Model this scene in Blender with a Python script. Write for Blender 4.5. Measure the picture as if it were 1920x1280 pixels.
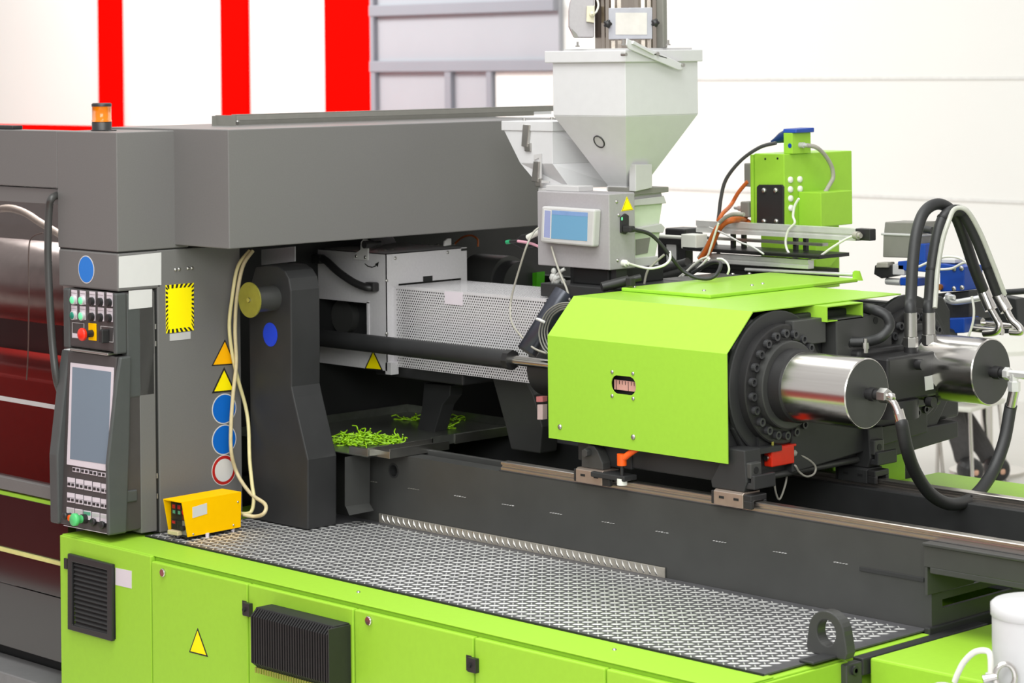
import bpy, bmesh, math, random
from mathutils import Vector, Matrix
random.seed(3)
for o in list(bpy.data.objects): bpy.data.objects.remove(o)
SC = bpy.context.scene; COL = SC.collection
# ------------------------------------------------------------------ camera, light, exposure
YAW, ROLL, FPX, HX, HY = math.radians(46.186), math.radians(-0.619), 4610.8, 960.0, 116.0
EYE = Vector((6.791, -4.477, 2.418))
FW = Vector((-math.sin(YAW), math.cos(YAW), 0)); R0 = Vector((math.cos(YAW), math.sin(YAW), 0)); U0 = Vector((0, 0, 1))
RT = R0*math.cos(ROLL) + U0*math.sin(ROLL); UP = U0*math.cos(ROLL) - R0*math.sin(ROLL)
cam = bpy.data.cameras.new('camera'); co = bpy.data.objects.new('camera', cam); COL.objects.link(co)
m4 = Matrix((RT, UP, -FW)).transposed().to_4x4(); m4.translation = EYE; co.matrix_world = m4
cam.sensor_width = 36; cam.lens = FPX/1920*36; cam.shift_y = (HY-640)/1920
cam.clip_end = 200; cam.dof.use_dof = True; cam.dof.focus_distance = 7.2; cam.dof.aperture_fstop = 6.5
SC.camera = co
w = bpy.data.worlds.new('hall'); SC.world = w; w.use_nodes = True
bg = w.node_tree.nodes['Background']; bg.inputs[0].default_value = (1, .985, .965, 1); bg.inputs[1].default_value = 0.72
def area(name, loc, rot, sx, sy, p, c=(.97, 1, .97)):
    l = bpy.data.lights.new(name, 'AREA'); l.shape = 'RECTANGLE'; l.size = sx; l.size_y = sy; l.energy = p; l.color = c
    o = bpy.data.objects.new(name, l); o.location = loc; o.rotation_euler = rot; COL.objects.link(o); return o
def aim(a, b): return (Vector(b)-Vector(a)).to_track_quat('-Z', 'Y').to_euler()
area('hall_and_fill_light', (2.6, -1.2, 6.0), aim((2.6, -1.2, 6), (2.2, .4, 1)), 5, 3, 330)
area('hall_and_fill_light', (-1.5, 2.5, 6.0), (0, 0, 0), 5, 3, 110)
area('hall_and_fill_light', (6.2, -4.3, 4.1), aim((6.2, -4.3, 4.1), (.9, 1.0, 1.3)), 4.5, 2.2, 300)  # added fill from the camera side, brightens the parts under the beam
area('hall_and_fill_light', (2.5, 6.5, 6.5), (math.radians(30), 0, 0), 5, 2, 50)  # added wash light for the right part of the back wall
area('hall_and_fill_light', (-11, 5.5, 6.0), aim((-11, 5.5, 6), (-10, 10, 2.5)), 6, 2, 620)  # added wash light to whiten the back wall at the left
area('gate_fill_light', (-.9, .75, 2.12), (math.radians(-15), 0, 0), 1.2, .25, 22)  # added fill inside the gate, brightens what the window shows
SC.view_settings.view_transform = 'Standard'; SC.view_settings.look = 'None'
SC.view_settings.gamma = 1; SC.view_settings.use_curve_mapping = False
SC.view_settings.exposure = -0.12

# ------------------------------------------------------------------ helpers
def P(x, y, ax, v):
    """world point on a real plane (axis = value) seen at a photograph pixel"""
    i = 'xyz'.index(ax); d = FW + RT*((x-HX)/FPX) - UP*((y-HY)/FPX)
    return EYE + d*((v-EYE[i])/d[i])
def lin(c):
    return tuple(((u/12.92) if u <= .04045 else ((u+.055)/1.055)**2.4) for u in [k/255 for k in c])
MATS = {}
def mat(name, rgb, rough=.45, metal=0, grain=.06, scale=30, bump=0, spec=.5, emit=0, trans=0, coat=0, stretch=None):
    if name in MATS: return MATS[name]
    m = bpy.data.materials.new(name); m.use_nodes = True; MATS[name] = m
    nt = m.node_tree; b = nt.nodes['Principled BSDF']; c = lin(rgb)
    b.inputs['Roughness'].default_value = rough; b.inputs['Metallic'].default_value = metal
    b.inputs['Specular IOR Level'].default_value = spec
    if coat: b.inputs['Coat Weight'].default_value = coat; b.inputs['Coat Roughness'].default_value = .08
    if trans: b.inputs['Transmission Weight'].default_value = trans
    tc = nt.nodes.new('ShaderNodeTexCoord'); mp = nt.nodes.new('ShaderNodeMapping'); n = nt.nodes.new('ShaderNodeTexNoise')
    if stretch: mp.inputs['Scale'].default_value = stretch
    nt.links.new(tc.outputs['Object'], mp.inputs[0]); nt.links.new(mp.outputs[0], n.inputs[0])
    n.inputs['Scale'].default_value = scale; n.inputs['Detail'].default_value = 3
    r = nt.nodes.new('ShaderNodeValToRGB'); nt.links.new(n.outputs[0], r.inputs[0])
    r.color_ramp.elements[0].position = .3; r.color_ramp.elements[1].position = .7
    r.color_ramp.elements[0].color = tuple(k*(1-grain) for k in c)+(1,); r.color_ramp.elements[1].color = tuple(min(1, k*(1+grain)) for k in c)+(1,)
    nt.links.new(r.outputs[0], b.inputs['Base Color'])
    if bump:
        bp = nt.nodes.new('ShaderNodeBump'); bp.inputs['Strength'].default_value = bump; bp.inputs['Distance'].default_value = .002
        nt.links.new(n.outputs[0], bp.inputs['Height']); nt.links.new(bp.outputs[0], b.inputs['Normal'])
    if emit:
        nt.links.new(r.outputs[0], b.inputs['Emission Color']); b.inputs['Emission Strength'].default_value = emit
    return m
green = mat('lime_paint', (153, 201, 62), .34, grain=.02, scale=60, spec=.22)
satin = mat('lime_satin', (153, 200, 54), .5, grain=.02, scale=60, spec=.35)
gray = mat('grey_paint', (109, 107, 106), .42, grain=.03, scale=200, bump=.05)
black = mat('black_paint', (62, 62, 61), .38, grain=.08, scale=9)
dark = mat('dark_cast', (44, 44, 45), .5, grain=.1, scale=12, bump=.06)
deep = mat('deep_black', (24, 24, 25), .6)
rubber = mat('rubber', (40, 40, 41), .5, grain=.08, scale=80)
plastic = mat('black_plastic', (38, 37, 38), .42, grain=.05)
panelm = mat('panel_charcoal', (70, 66, 66), .4, grain=.04)
panelside = mat('panel_grey', (74, 76, 76), .45, grain=.04)
silver = mat('silver_lightened', (206, 203, 206), .4, metal=.1, grain=.03, scale=120)  # lightened to offset the shade under the roof beam
lightgrey = mat('light_grey_paint', (188, 186, 186), .4, grain=.02)
white = mat('white_paint', (202, 201, 203), .38, grain=.015)
chrome = mat('chrome', (218, 214, 210), .21, 1, grain=.03, stretch=(1, 40, 40), scale=4)
boxgrey = mat('box_grey', (158, 154, 157), .4, grain=.03, scale=120)  # same grey as the guards, kept darker for the box in open light
steel = mat('steel', (190, 188, 184), .32, 1, grain=.08, scale=20)
alu = mat('aluminium', (234, 233, 231), .34, .6, grain=.06, scale=25)
treadm = mat('tread_sheet', (98, 97, 100), .5, .5, grain=.15, scale=14)  # same metal as the bars; dark reflections are put into its colour
railm = mat('ground_rail', (205, 198, 192), .3, 1, grain=.1, stretch=(1, 30, 30), scale=6)
brass = mat('olive_zinc', (150, 146, 62), .45, .35, grain=.1, scale=30)
yellow = mat('yellow_paint', (255, 194, 0), .6, grain=.02, spec=.05)
signyel = mat('sign_yellow', (255, 234, 2), .5, grain=.01, spec=.2)
signora = mat('sign_amber', (255, 182, 4), .5, grain=.01, spec=.2)
signblue = mat('sign_blue', (14, 98, 190), .45, grain=.01, spec=.2)
skyblue = mat('label_blue', (34, 120, 210), .45, grain=.01)
deepblue = mat('dot_blue', (28, 66, 214), .4, grain=.01)
signred = mat('sign_red', (176, 28, 22), .45, grain=.01)
signblack = mat('print_black', (26, 24, 24), .5, grain=.01)
paper = mat('label_white', (208, 206, 205), .5, grain=.015)
lilac = mat('label_lilac', (214, 204, 212), .5, grain=.015)
red = mat('signal_red', (232, 42, 20), .35, grain=.02)
wallred = mat('wall_red', (240, 8, 4), .9, spec=0, grain=.03, scale=2)
orange = mat('orange_cable', (204, 104, 44), .45, grain=.06)
lever = mat('lever_orange', (244, 92, 14), .4, grain=.03)
beige = mat('beige_cable', (206, 190, 150), .5, grain=.08, scale=60)
greycab = mat('grey_cable', (160, 156, 146), .5, grain=.08, scale=60)
whitecab = mat('white_cable', (226, 224, 216), .5, grain=.04)
pinkcab = mat('pink_cable', (206, 150, 166), .5, grain=.04)
blue = mat('valve_blue', (20, 66, 156), .38, grain=.05)
taupe = mat('valve_grey', (124, 122, 116), .5, grain=.04)
maroon = mat('gloss_charcoal', (32, 25, 26), .1, grain=.04, coat=.6)
glass = mat('smoked_glass', (150, 140, 140), .03, trans=.9, grain=.01)
def pane(m, tint, refl):
    nt = m.node_tree; out = nt.nodes['Material Output']; t = nt.nodes.new('ShaderNodeBsdfTransparent'); t.inputs[0].default_value = tint+(1,)
    g = nt.nodes.new('ShaderNodeBsdfGlossy'); g.inputs['Roughness'].default_value = .03; f = nt.nodes.new('ShaderNodeFresnel'); f.inputs[0].default_value = refl; ge = nt.nodes.new('ShaderNodeNewGeometry'); mu = nt.nodes.new('ShaderNodeMath'); mu.operation = 'MULTIPLY'; iv = nt.nodes.new('ShaderNodeMath'); iv.operation = 'SUBTRACT'; iv.inputs[0].default_value = 1; nt.links.new(ge.outputs['Backfacing'], iv.inputs[1]); nt.links.new(f.outputs[0], mu.inputs[0]); nt.links.new(iv.outputs[0], mu.inputs[1])
    mx = nt.nodes.new('ShaderNodeMixShader'); nt.links.new(mu.outputs[0], mx.inputs[0]); nt.links.new(t.outputs[0], mx.inputs[1]); nt.links.new(g.outputs[0], mx.inputs[2]); nt.links.new(mx.outputs[0], out.inputs[0])
pane(glass, (.72, .66, .66), 1.35)
clear = mat('clear_sleeve', (236, 236, 230), .12, trans=.85, grain=.01)
pane(clear, (.93, .93, .91), 1.35)
lcd = mat('lcd_grey', (112, 126, 140), .22, grain=.04, scale=2, emit=.1)
lcdblue = mat('lcd_blue', (98, 144, 176), .25, grain=.02, scale=2, emit=.15)
lcdlil = mat('lcd_lilac', (140, 146, 184), .25, grain=.02, emit=.12)
amber = mat('amber_lens', (244, 134, 6), .12, trans=.25, grain=.05, scale=50)
btngreen = mat('lit_green', (110, 226, 160), .3, grain=.02, emit=.3)
btndark = mat('dark_green', (8, 128, 104), .3, grain=.02)
ledred = mat('led_red', (168, 34, 34), .3, grain=.5, scale=420, emit=.12)
keygreen = mat('key_green', (92, 160, 130), .5)
waste = mat('plastic_waste', (146, 196, 24), .35, grain=.2, scale=40)
floorm = mat('hall_floor', (214, 211, 206), .35, grain=.03, scale=1.5)
wallw = mat('hall_white', (240, 239, 235), .6, grain=.01, scale=1)
shutterm = mat('shutter_grey', (172, 173, 180), .55, grain=.02, scale=2)
shutterd = mat('shutter_frame', (146, 147, 156), .55, grain=.02, scale=2)
stepm = mat('step_grey', (118, 117, 118), .4, grain=.05)
ivory = mat('ivory_plastic', (232, 232, 222), .4, grain=.02)
ltgreen = mat('feeder_reflected_green', (196, 206, 184), .35, grain=.03)  # grey metal with the reflected green put into the colour
trouser = mat('dark_trousers', (66, 64, 64), .8, grain=.1, scale=40)
skin = mat('skin', (214, 168, 142), .5, grain=.05)
copper = mat('copper', (190, 120, 60), .35, .6)

class M:
    def __init__(s): s.v = []; s.f = []; s.sm = []; s.mi = []; s.cur = 0
    def add(s, vs, fs, smooth=False):
        b = len(s.v); s.v += [Vector(v) for v in vs]
        for f in fs: s.f.append([b+i for i in f]); s.sm.append(smooth); s.mi.append(s.cur)
        return s
    def box(s, x0, x1, y0, y1, z0, z1):
        return s.add([(x, y, z) for x in (x0, x1) for y in (y0, y1) for z in (z0, z1)],
                     [(0, 1, 3, 2), (4, 6, 7, 5), (0, 4, 5, 1), (2, 3, 7, 6), (0, 2, 6, 4), (1, 5, 7, 3)])
    def loft(s, a, b, smooth=False):
        n = len(a)
        return s.add(list(a)+list(b), [tuple(range(n))[::-1], tuple(range(n, 2*n))], False).add(list(a)+list(b),
                     [(i, (i+1) % n, n+(i+1) % n, n+i) for i in range(n)], smooth) if smooth else \
            s.add(list(a)+list(b), [tuple(range(n))[::-1], tuple(range(n, 2*n))]+[(i, (i+1) % n, n+(i+1) % n, n+i) for i in range(n)])
    def prism(s, pts, ax, a, b, smooth=False):
        def q(p, t): return {'x': (t, p[0], p[1]), 'y': (p[0], t, p[1]), 'z': (p[0], p[1], t)}[ax]
        return s.loft([q(p, a) for p in pts], [q(p, b) for p in pts], smooth)
    def lathe(s, p, d, prof, n=24, ph=0):
        p = Vector(p); d = Vector(d).normalized(); u = d.orthogonal().normalized()
        if abs(d.z) < .9: u = (U0 - d*d.z).normalized()
        w_ = d.cross(u); vs = []; fs = []
        for t, r in prof:
            for k in range(n):
                a = ph+2*math.pi*k/n; vs.append(p+d*t+(u*math.cos(a)+w_*math.sin(a))*r)
        for j in range(len(prof)-1):
            for k in range(n): fs.append((j*n+k, j*n+(k+1) % n, (j+1)*n+(k+1) % n, (j+1)*n+k))
        s.add(vs, fs, n > 8)
        e = len(prof)-1
        for j, rev in ((0, True), (e, False)):
            if prof[j][1] > 1e-6:
                ring = [vs[j*n+k] for k in range(n)]; s.add(ring, [tuple(range(n))[::-1] if rev else tuple(range(n))])
        return s
    def cyl(s, p, q, r, r2=None, n=20):
        d = Vector(q)-Vector(p); return s.sharp(p, d, [(0, r), (d.length, r if r2 is None else r2)], n)
    def sharp(s, p, d, prof, n=24, ph=0):
        """stack of separate frusta: crisp edges between the steps"""
        for (t0, r0), (t1, r1) in zip(prof[:-1], prof[1:]):
            if abs(t1-t0) > 1e-7: s.lathe(p, d, [(t0, r0), (t1, r1)], n, ph)
        return s
    def tube(s, pts, r, n=10, sub=6):
        pts = [Vector(p) for p in pts]; out = []
        for i in range(len(pts)-1):
            a, b, c, d = pts[max(i-1, 0)], pts[i], pts[i+1], pts[min(i+2, len(pts)-1)]
            for k in range(sub):
                t = k/sub
                out.append(.5*((2*b)+(c-a)*t+(2*a-5*b+4*c-d)*t*t+(-a+3*b-3*c+d)*t**3))
        out.append(pts[-1]); u = None; vs = []; fs = []
        for i, p in enumerate(out):
            t = (out[min(i+1, len(out)-1)]-out[max(i-1, 0)]).normalized()
            if u is None: u = t.orthogonal().normalized()
            else: u = (u-t*u.dot(t)).normalized()
            w_ = t.cross(u); rr = r(i/(len(out)-1)) if callable(r) else r
            vs += [p+(u*math.cos(2*math.pi*k/n)+w_*math.sin(2*math.pi*k/n))*rr for k in range(n)]
        for i in range(len(out)-1):
            for k in range(n): fs.append((i*n+k, i*n+(k+1) % n, (i+1)*n+(k+1) % n, (i+1)*n+k))
        s.add(vs, fs, True); L = len(out)-1
        s.add(vs[:n], [tuple(range(n))[::-1]]); s.add(vs[L*n:], [tuple(range(n))]); return s
    def ball(s, c, r, n=12, sq=(1, 1, 1)):
        c = Vector(c); vs = []; fs = []; h = n//2
        for j in range(h+1):
            for k in range(n):
                a = math.pi*j/h; b = 2*math.pi*k/n
                vs.append(c+Vector((math.sin(a)*math.cos(b)*sq[0], math.sin(a)*math.sin(b)*sq[1], math.cos(a)*sq[2]))*r)
        for j in range(h):
            for k in range(n): fs.append((j*n+k, j*n+(k+1) % n, (j+1)*n+(k+1) % n, (j+1)*n+k))
        return s.add(vs, fs, True)
    def ring(s, outer, inner, ax, a, b):
        """plate with a hole: outer and inner loops with the same number of points"""
        def q(p, t): return {'x': (t, p[0], p[1]), 'y': (p[0], t, p[1]), 'z': (p[0], p[1], t)}[ax]
        n = len(outer); vs = [q(p, a) for p in outer]+[q(p, a) for p in inner]+[q(p, b) for p in outer]+[q(p, b) for p in inner]; fs = []
        for i in range(n):
            j = (i+1) % n
            fs += [(i, j, n+j, n+i), (2*n+i, 3*n+i, 3*n+j, 2*n+j), (i, 2*n+i, 2*n+j, j), (n+i, n+j, 3*n+j, 3*n+i)]
        return s.add(vs, fs)
def root_of(o): return Vector(o.get('_org', (0, 0, 0)))
def obj(name, m, mt, parent=None, bevel=0, org=None, seg=2):
    if parent is not None: org = root_of(parent)
    elif org is None:
        lo = [min(v[i] for v in m.v) for i in range(3)]; hi = [max(v[i] for v in m.v) for i in range(3)]
        org = Vector(((lo[0]+hi[0])/2, (lo[1]+hi[1])/2, lo[2]))
    me = bpy.data.meshes.new(name); me.from_pydata([v-Vector(org) for v in m.v], [], m.f)
    for k in (mt if isinstance(mt, (list, tuple)) else [mt]): me.materials.append(k)
    me.polygons.foreach_set('use_smooth', m.sm); me.polygons.foreach_set('material_index', m.mi)
    bm = bmesh.new(); bm.from_mesh(me); bmesh.ops.remove_doubles(bm, verts=bm.verts, dist=1e-5) if bevel else None
    bmesh.ops.recalc_face_normals(bm, faces=bm.faces); bm.to_mesh(me); bm.free()
    o = bpy.data.objects.new(name, me); COL.objects.link(o); o['_org'] = tuple(org)
    if parent is not None: o.parent = parent
    else: o.location = org
    if bevel:
        b = o.modifiers.new('bevel', 'BEVEL'); b.width = bevel; b.segments = seg; b.limit_method = 'ANGLE'; b.angle_limit = math.radians(40)
        b.harden_normals = False
    return o
def tag(o, label=None, cat=None, group=None, kind=None):
    for k, v in (('label', label), ('category', cat), ('group', group), ('kind', kind)):
        if v: o[k] = v
    return o
def thing(name, label, cat, loc, group=None):
    o = bpy.data.objects.new(name, None); o.empty_display_size = .05; COL.objects.link(o); o.location = loc; o['_org'] = tuple(loc)
    return tag(o, label, cat, group)
def inst(name, me, loc, parent, rot=None, label=None):
    """another piece sharing mesh data; loc in world space"""
    o = bpy.data.objects.new(name, me); COL.objects.link(o); o.parent = parent; o.location = Vector(loc)-root_of(parent)
    if rot: o.rotation_euler = rot
    o['_org'] = tuple(root_of(parent))
    if label: o['label'] = label
    return o
def piece(m, mt):
    o = obj('piece', m, mt, org=(0, 0, 0)); me = o.data; bpy.data.objects.remove(o); return me
def struct(name, m, mt, bevel=0):
    return tag(obj(name, m, mt, bevel=bevel), kind='structure')
def circ(c, r, n=24, sx=1, sy=1): return [(c[0]+r*sx*math.cos(2*math.pi*k/n), c[1]+r*sy*math.sin(2*math.pi*k/n)) for k in range(n)]
def flat(pxs, ax, v):
    i = [k for k in range(3) if k != 'xyz'.index(ax)]
    return [tuple(P(x, y, ax, v)[k] for k in i) for x, y in pxs]
OUT = {'x': 1, 'y': -1, 'z': 1}
def plate(m, pxs, ax, v, t=.0012, lift=0):
    return m.prism(flat(pxs, ax, v), ax, v+OUT[ax]*lift, v+OUT[ax]*(lift+t))
def disc(m, x, y, ax, v, r, t=.0012, lift=0, n=28):
    c = flat([(x, y)], ax, v)[0]; return m.prism(circ(c, r, n), ax, v+OUT[ax]*lift, v+OUT[ax]*(lift+t))
def shrink(pts, k):
    c = [sum(p[i] for p in pts)/len(pts) for i in (0, 1)]; return [(c[0]+(p[0]-c[0])*k, c[1]+(p[1]-c[1])*k) for p in pts]
def screw_mesh(r=.006, h=.004, mt=None):
    return piece(M().lathe((0, 0, 0), (0, -1, 0), [(0, r), (h*.5, r*.95), (h, r*.5), (h*1.05, .0001)], 10), mt or steel)
SCREW = screw_mesh()
ROT_X = (0, 0, math.radians(90))     # screw heads turned to face +x
ROT_Z = (math.radians(-90), 0, 0)    # ... and +z
def socket_bolt(r, h):
    m = M(); m.sharp((0, 0, 0), (1, 0, 0), [(0, r), (h, r)], 14); m.prism(circ((0, 0), r*.62, 14), 'x', h, h+.0006)
    m2 = M(); m2.ring(circ((0, 0), r, 14), circ((0, 0), r*.55, 14), 'x', 0, h); m2.prism(circ((0, 0), r*.55, 14), 'x', 0, h*.35)
    return m2
# ------------------------------------------------------------------ hall
struct('floor', M().box(-30, 22, -16, 22, -.05, 0), floorm)
YW = 10.0
wb = struct('wall_back', M().box(-30, 20, YW, YW+.2, 0, 7), wallw)
def wx(px, y=100): return P(px, y, 'y', YW)
for n_, (a, b) in enumerate(((192, 232), (422, 469), (617, 705))):
    struct('trim_%d' % (n_+1), M().box(wx(a).x, wx(b).x, YW-.06, YW-.001, 0, 7), wallred, .01)
# grey roller shutter frame on the back wall
sx0, sx1 = wx(709).x, wx(1056).x
sh = tag(obj('door_1', M().box(sx0, sx1, YW-.05, YW-.001, 0, 7), shutterm), kind='structure')
zt = [P(880, 14, 'y', YW).z, P(880, 122, 'y', YW).z]
for z in zt: obj('door_rail', M().box(sx0, sx1, YW-.11, YW-.05, z-.055, z+.045), shutterd, sh, .008)
for a, b in ((709, 718), (848, 860), (926, 936)):
    obj('door_stile', M().box(wx(a).x, wx(b).x, YW-.1, YW-.05, 0, zt[1]), shutterd, sh, .008)
obj('door_stile', M().box(wx(709).x, wx(716).x, YW-.1, YW-.05, zt[1], 7), shutterd, sh, .008)
obj('door_panel', M().box(wx(938).x, wx(1056).x, YW-.06, YW-.045, 0, zt[1]-.06), wallw, sh)
# horizontal joints of the white panel wall on the right
for y in (147, 366):
    z = P(1600, y, 'y', YW).z
    struct('trim_%d' % (4 if y < 200 else 5), M().box(wx(1060).x, 20, YW-.012, YW-.001, z-.010, z+.010), mat('joint_white', (228, 227, 224), .6))
# low red barrier seen over the machine top, and the red stand opposite the machine (mirrored in its glossy doors)
zb = P(150, 235.5, 'y', 6.6).z
tag(obj('barrier', M().box(-16, P(395, 236, 'y', 6.6).x, 6.55, 6.65, 0, zb), wallred, bevel=.01), 'long low red barrier behind the machine at the left', 'barrier')
struct('floor_carpet', M().box(-16, 2.0, -14, -1.7, 0, .008), mat('red_carpet', (150, 22, 20), .8, grain=.1, scale=200))
# ------------------------------------------------------------------ electrical cabinet under the tread plate
ZT = .90
cab = thing('electrical_cabinet', 'long lime green electrical cabinet with five doors under the tread plate', 'cabinet', (1.43, .4, 0))
obj('body', M().box(.0, 2.86, .0, .80, .06, ZT-.004), satin, cab, .003)
obj('plinth', M().box(.03, 2.83, .04, .8, 0, .06), deep, cab)
obj('end_panel', M().box(2.862, 2.872, .0, .44, .06, ZT-.008), satin, cab, .002)
obj('top_sheet', M().box(-.004, 2.86, -.008, .165, ZT-.004, ZT), satin, cab, .002)
SCR = M()
bounds = [.026, .507, .995, 1.480, 1.976, 2.464, 2.868]
def lock(d, x, z):
    l = obj('lock', M().sharp((x, -.022, z), (0, -1, 0), [(0, .013), (.006, .013), (.008, .011)], 20), chrome, d)
    return l
for k in range(6):
    a, b = bounds[k], bounds[k+1]
    if k == 0:
        d = obj('vent_panel', M().box(0, b-.004, -.02, 0, .08, ZT-.002), satin, cab, .003)
        g = obj('vent_grille', M().ring(flat([(133, 1036), (216, 1057), (216, 1201), (133, 1178)], 'y', -.02),
                                       flat([(141, 1052), (207, 1068), (207, 1186), (141, 1170)], 'y', -.02), 'y', -.02, -.034), plastic, cab, .003)
        q0 = P(138, 1050, 'y', -.03); q1 = P(209, 1066, 'y', -.03); q2 = P(138, 1172, 'y', -.03)
        obj('grille_back', M().box(q0.x-.006, q1.x+.006, -.0225, -.0205, q2.z-.01, q0.z+.006), deep, g)
        sl = M(); zs = .0
        slat = piece(M().prism([(-.002, -.0045), (-.011, -.004), (-.003, .004)], 'x', 0, q1.x-q0.x), plastic)
        nz = 14
        for j in range(nz): inst('slat', slat, (q0.x, -.0205, q0.z-.012-(q0.z-q2.z-.018)*j/(nz-1)), g)
        st = M(); plate(st, [(217, 1064), (247, 1070), (247, 1103), (217, 1096)], 'y', -.02)
        obj('label_plate', st, lilac, cab)
    else:
        d = obj('door', M().box(a+.003, b-.003, -.022, -.001, .08, ZT-.016), satin, cab, .004, seg=2)
        if k == 1:
            lock(d, P(307, 1073, 'y', -.022).x, P(307, 1073, 'y', -.022).z)
            s = M(); tri = flat([(371, 1177), (355, 1222), (390, 1231)], 'y', -.022)
            s.prism(tri, 'y', -.022, -.0232); s.cur = 1; s.prism(shrink(tri, .84), 'y', -.0232, -.0236)
            tag(obj('warning_sign', s, [signblack, signyel], d), 'yellow warning triangle on green door')
        if k == 3: lock(d, P(693, 1163, 'y', -.022).x, P(693, 1163, 'y', -.022).z)
        if k in (2, 4):
            x, y = {2: (464, 1141), 4: (886, 1245)}[k]; c = P(x, y, 'y', -.022)
            hl = M(); hl.box(c.x-.024, c.x-.003, -.0235, -.0222, c.z-.02, c.z+.022); hl.box(c.x-.006, c.x+.026, -.036, -.0222, c.z-.018, c.z+.02)
            h = obj('latch', hl, plastic, cab, .002)
            obj('latch_pin', M().cyl((c.x+.004, -.036, c.z), (c.x+.004, -.041, c.z), .006), deep, h)
        if k == 2:   # finned cooling unit on the second wide door
            c0 = P(484, 1140, 'y', -.02); c1 = P(622, 1160, 'y', -.09); z1 = P(484, 1131, 'y', -.05).z; x0 = P(484, 1140, 'y', -.075).x; x1 = c1.x
            z0 = P(484, 1250, 'y', -.075).z; Yf = -.105
            cu = thing('cooling_unit', 'black finned cooling unit bolted to a green cabinet door', 'cooler', ((x0+x1)/2, -.06, z0))
            obj('housing', M().box(x0, x1, -.085, -.024, z0, z1), deep, cu, .003)
            fin = piece(M().prism([(-.085, z0-z1+.004), (-.105, z0-z1+.02), (-.105, -.022), (-.085, -.003)], 'x', -.0032, .0032), mat('fin_black', (27, 26, 27), .5))
            nf = 31
            for j in range(nf): inst('fin', fin, (x0+.006+(x1-x0-.012)*j/(nf-1), 0, z1), cu)
            obj('side_flange', M().box(x0-.006, x0, -.075, -.024, z0+.06, z1-.05), plastic, cu, .002)
            obj('side_flange', M().box(x1, x1+.004, -.106, -.024, z0, z1-.004), plastic, cu, .002)
            bt = M()
            for j in range(nf): bt.cyl((x0+.006+(x1-x0-.012)*j/(nf-1), -.09, z0-.012), (x0+.006+(x1-x0-.012)*j/(nf-1), -.09, z0+.004), .003, n=6)
            tag(obj('terminal_row', bt, brass, cu), kind='stuff')
for x, y in ((672, 1110), (1152, 1218)):
    c = P(x, y, 'z', ZT); inst('screw', SCREW, (c.x, c.y, ZT), cab, ROT_Z)
c = P(127, 1057, 'y', -.02); obj('strip_end', M().box(c.x-.014, c.x+.004, -.026, -.0195, c.z-.016, c.z+.018), plastic, cab, .001)

# tread plate with raised bars, and its upturned kick strip
TX0, TX1, TY0, TY1, ZP = .237, 2.84, .152, .818, ZT
tp = thing('tread_plate', 'bright diamond-pattern aluminium tread plate lying on the green cabinet', 'plate', (1.54, .48, ZT))
obj('sheet', M().box(TX0, TX1, TY0, TY1, ZP, ZP+.004), treadm, tp)
obj('edge_gap', M().box(TX0, TX1, TY0-.005, TY0, ZP, ZP+.005), deep, tp)  # dark strip standing in for the shaded gap at the plate edge
def bars(m, x0, x1, y0, y1, f):
    p = .0365; L, W, H = .0155, .0042, .0022; i = 0; y = y0+.01
    rows = int((y1-y0-.012)/(p/2))
    for r in range(rows):
        yy = y0+.012+r*p/2; cols = int((x1-x0-.02)/p)
        for c in range(cols):
            xx = x0+.014+c*p+(p/2 if r % 2 else 0); a = math.radians(45 if r % 2 else -45)
            if f and f(xx, yy): continue
            L, W, H = (.0175, .0046, .0024) if r % 2 else (.0125, .0022, .0008)  # alternate bars flattened: their dimmer light is put into the shape
            ca, sa = math.cos(a), math.sin(a); prof = ((-L, 0), (-L*.62, W*.85), (0, W), (L*.62, W*.85), (L, 0), (L*.62, -W*.85), (0, -W), (-L*.62, -W*.85))
            top = ((-L*.55, 0), (L*.55, 0))
            vs = [(xx+u*ca-v*sa, yy+u*sa+v*ca, 0) for u, v in prof]+[(xx+u*ca, yy+u*sa, H) for u, v in top]
            m.add(vs, [(0, 1, 8), (1, 2, 9, 8), (2, 3, 9), (3, 4, 9), (4, 5, 9), (5, 6, 9), (6, 7, 8, 9), (7, 0, 8)], True)
bm_ = M(); bars(bm_, TX0, TX1, TY0, TY1, lambda x, y: x < .56 and y > .555)
for v in bm_.v: v.z += ZP+.004
tag(obj('raised_tread', bm_, alu, tp), kind='stuff')
kx1 = P(1246, 1085, 'y', .812).x
ks = obj('kick_strip', M().box(.62, kx1, .812, .817, ZP+.004, ZP+.034), mat('strip_metal', (186, 180, 170), .4, .7, grain=.1), tp, .001)
kb = M()
for j in range(int((kx1-.63)/.026)):
    x = .63+j*.026
    kb.add([(x, .812, ZP+.031), (x+.006, .812, ZP+.033), (x+.020, .812, ZP+.009), (x+.014, .812, ZP+.007), (x+.011, .8085, ZP+.02)], [(0, 1, 4), (1, 2, 4), (2, 3, 4), (3, 0, 4)])
tag(obj('kick_tread', kb, steel, ks), kind='stuff')

# ------------------------------------------------------------------ machine bed
bed = thing('machine_bed', 'dark grey machine bed running behind the tread plate with slide rails on top', 'machine bed', (1.8, 1.1, 0))
FY, FZ, BX1 = .82, 1.136, 2.84
hole = flat([(738, 882)], 'y', FY)[0]
bs = M(); r_ = .021
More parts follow.
